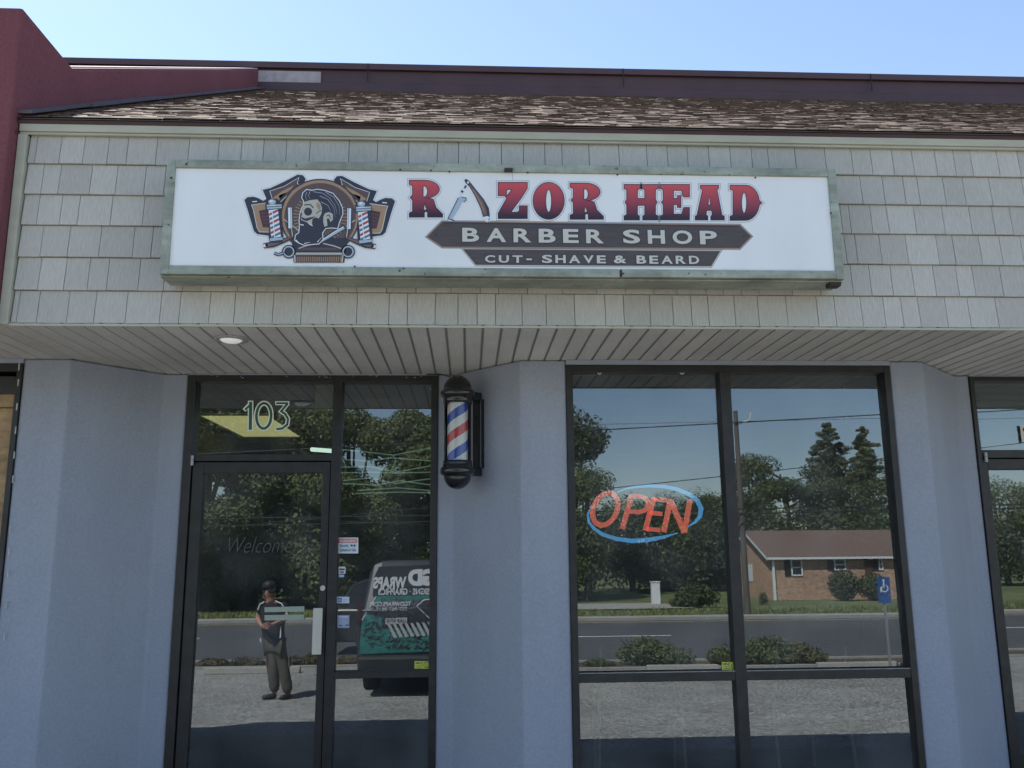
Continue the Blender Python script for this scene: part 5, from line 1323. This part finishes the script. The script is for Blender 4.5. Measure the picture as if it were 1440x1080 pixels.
body = skinned([[(pel, .13), (wst, .13), (chs, (.15, .11)), (nkb, .075), (nkt, .062), (hd0, (.085, .095)), (hd1, (.078, .092))],
                [(chs, (.15, .11)), (shL, .06), (elL, .045), (wrL, .026)], [(chs, (.15, .11)), (shR, .06), (elR, .045), (wrR, .026)],
                [(pel, .13), (hpL, .085), (knL, .06), (anL, .042)], [(pel, .13), (hpR, .085), (knR, .06), (anR, .042)]]+hands)
bo = mlink(body, 'body', SKIN, man)
# face details: nose, ears, brow, moustache and beard shadow; he looks towards -X
hc = Vector(hd1).lerp(Vector(hd0), .45)
fc = MB()
fd = Vector((-.9, .43, 0)).normalized(); fsd = Vector((-fd.y, fd.x, 0))
fc.add([tuple(hc+fd*.085+Vector((0, 0, .02))), tuple(hc+fd*.075+fsd*.016+Vector((0, 0, -.022))), tuple(hc+fd*.112+Vector((0, 0, -.02))), tuple(hc+fd*.075-fsd*.016+Vector((0, 0, -.022)))], [(0, 1, 2), (0, 2, 3), (1, 3, 2)])
fc.build('nose', SKIN, man, smooth=True)
for s_ in (-1, 1):
    e_ = hc+fsd*s_*.088; MB().lathe((0, 0, 0), [(.001, -.028), (.014, -.02), (.018, 0), (.014, .02), (.001, .028)], 10).build('ear', SKIN, man)
    o_ = man.children[-1]; o_.location = man.matrix_world.inverted() @ e_-o_.location*0
    ee = hc+fd*.079+fsd*s_*.032+Vector((0, 0, .018)); MB().obox(ee, fsd*.012, fd*.006, (0, 0, .006)).build('eye', BLACKM, man)
MB().obox(hc+fd*.084+Vector((0, 0, -.042)), fsd*.024, fd*.008, (0, 0, .005)).build('mouth', mat('lips', (.25, .08, .07), .6), man)
bd = MB().obox(hc+fd*.066+Vector((0, 0, -.062)), fsd*.04, fd*.022, (0, 0, .022)); bd.build('beard', mat('beard', (.10, .085, .075), .9), man, bevel=.015)
MB().obox(hc-fd*.03+Vector((0, 0, .0)), fsd*.088, fd*.066, (0, 0, .045)).build('hair', mat('hair', (.05, .04, .035), .9), man, bevel=.03)
cap = MB(); 
cap.lathe((hc.x, hc.y, hc.z+.035), [(.096, 0), (.098, .03), (.090, .065), (.066, .092), (.03, .105), (.001, .108)], 24)
cap.add([tuple(hc+fd*(.085+.07*math.cos(R(a)))+fsd*(.07*math.sin(R(a)))+Vector((0, 0, .04-.012*math.cos(R(a))))) for a in range(-90, 91, 20)]+[tuple(hc+fd*.06+fsd*s_*.085+Vector((0, 0, .045))) for s_ in (1, -1)], [tuple(range(12))])
cap.build('cap', BLACKM, man, smooth=True)
shirt = skinned([[(off(pel, 0, 0, -.03), (.168, .145)), (off(pel, 0, 0, .05), (.172, .15)), (wst, (.172, .15)), (chs, (.20, .15)), (off(nkb, 0, 0, -.02), (.10, .085))],
                 [(chs, (.19, .145)), (shL, .092), (tuple(Vector(shL).lerp(Vector(elL), .8)), .082)], [(chs, (.19, .145)), (shR, .092), (tuple(Vector(shR).lerp(Vector(elR), .8)), .082)]])
mlink(shirt, 'shirt', SHIRT, man)
for pts_ in ([J(372, 846, .12), J(366, 850, .10), J(363, 858, .10)], [J(387, 845, .12), J(396, 849, .12), J(401, 857, .12), J(405, 866, .12)]):
    MB().tube(pts_, .011, 6).build('white_piping', WHITE, man)
for pts_ in ([J(395, 880, .14), J(394.5, 897, .16)], [J(366.5, 897, .12), J(367, 903, .12)]): MB().tube(pts_, .010, 6).build('white_piping', WHITE, man)
tr_m = skinned([[(off(pel, 0, 0, -.02), (.14, .12)), (hpL, .112), (knL, .088), (off(anL, 0, 0, .02), .082)], [(off(pel, 0, 0, -.02), (.14, .12)), (hpR, .112), (knR, .088), (off(anR, 0, 0, .02), .082)]])
mlink(tr_m, 'trousers', TRS, man)
for kn, s_ in ((knL, -1), (knR, 1)): MB().obox(off(kn, s_*.078, .02, .15), (.014, 0, 0), (0, .055, 0), (0, 0, .08)).build('cargo_pocket', TRS, man, bevel=.012)
for an, dx, dy in ((anL, -.17, .08), (anR, -.08, .16)):
    a_ = (an[0], an[1], mg+.05); mm = skinned([[(off(a_, .02, -.02, 0), (.05, .048)), (off(a_, dx*.5, dy*.5, -.008), (.052, .042)), (off(a_, dx, dy, -.016), (.044, .032))]]); mlink(mm, 'shoe', SHOE, man)
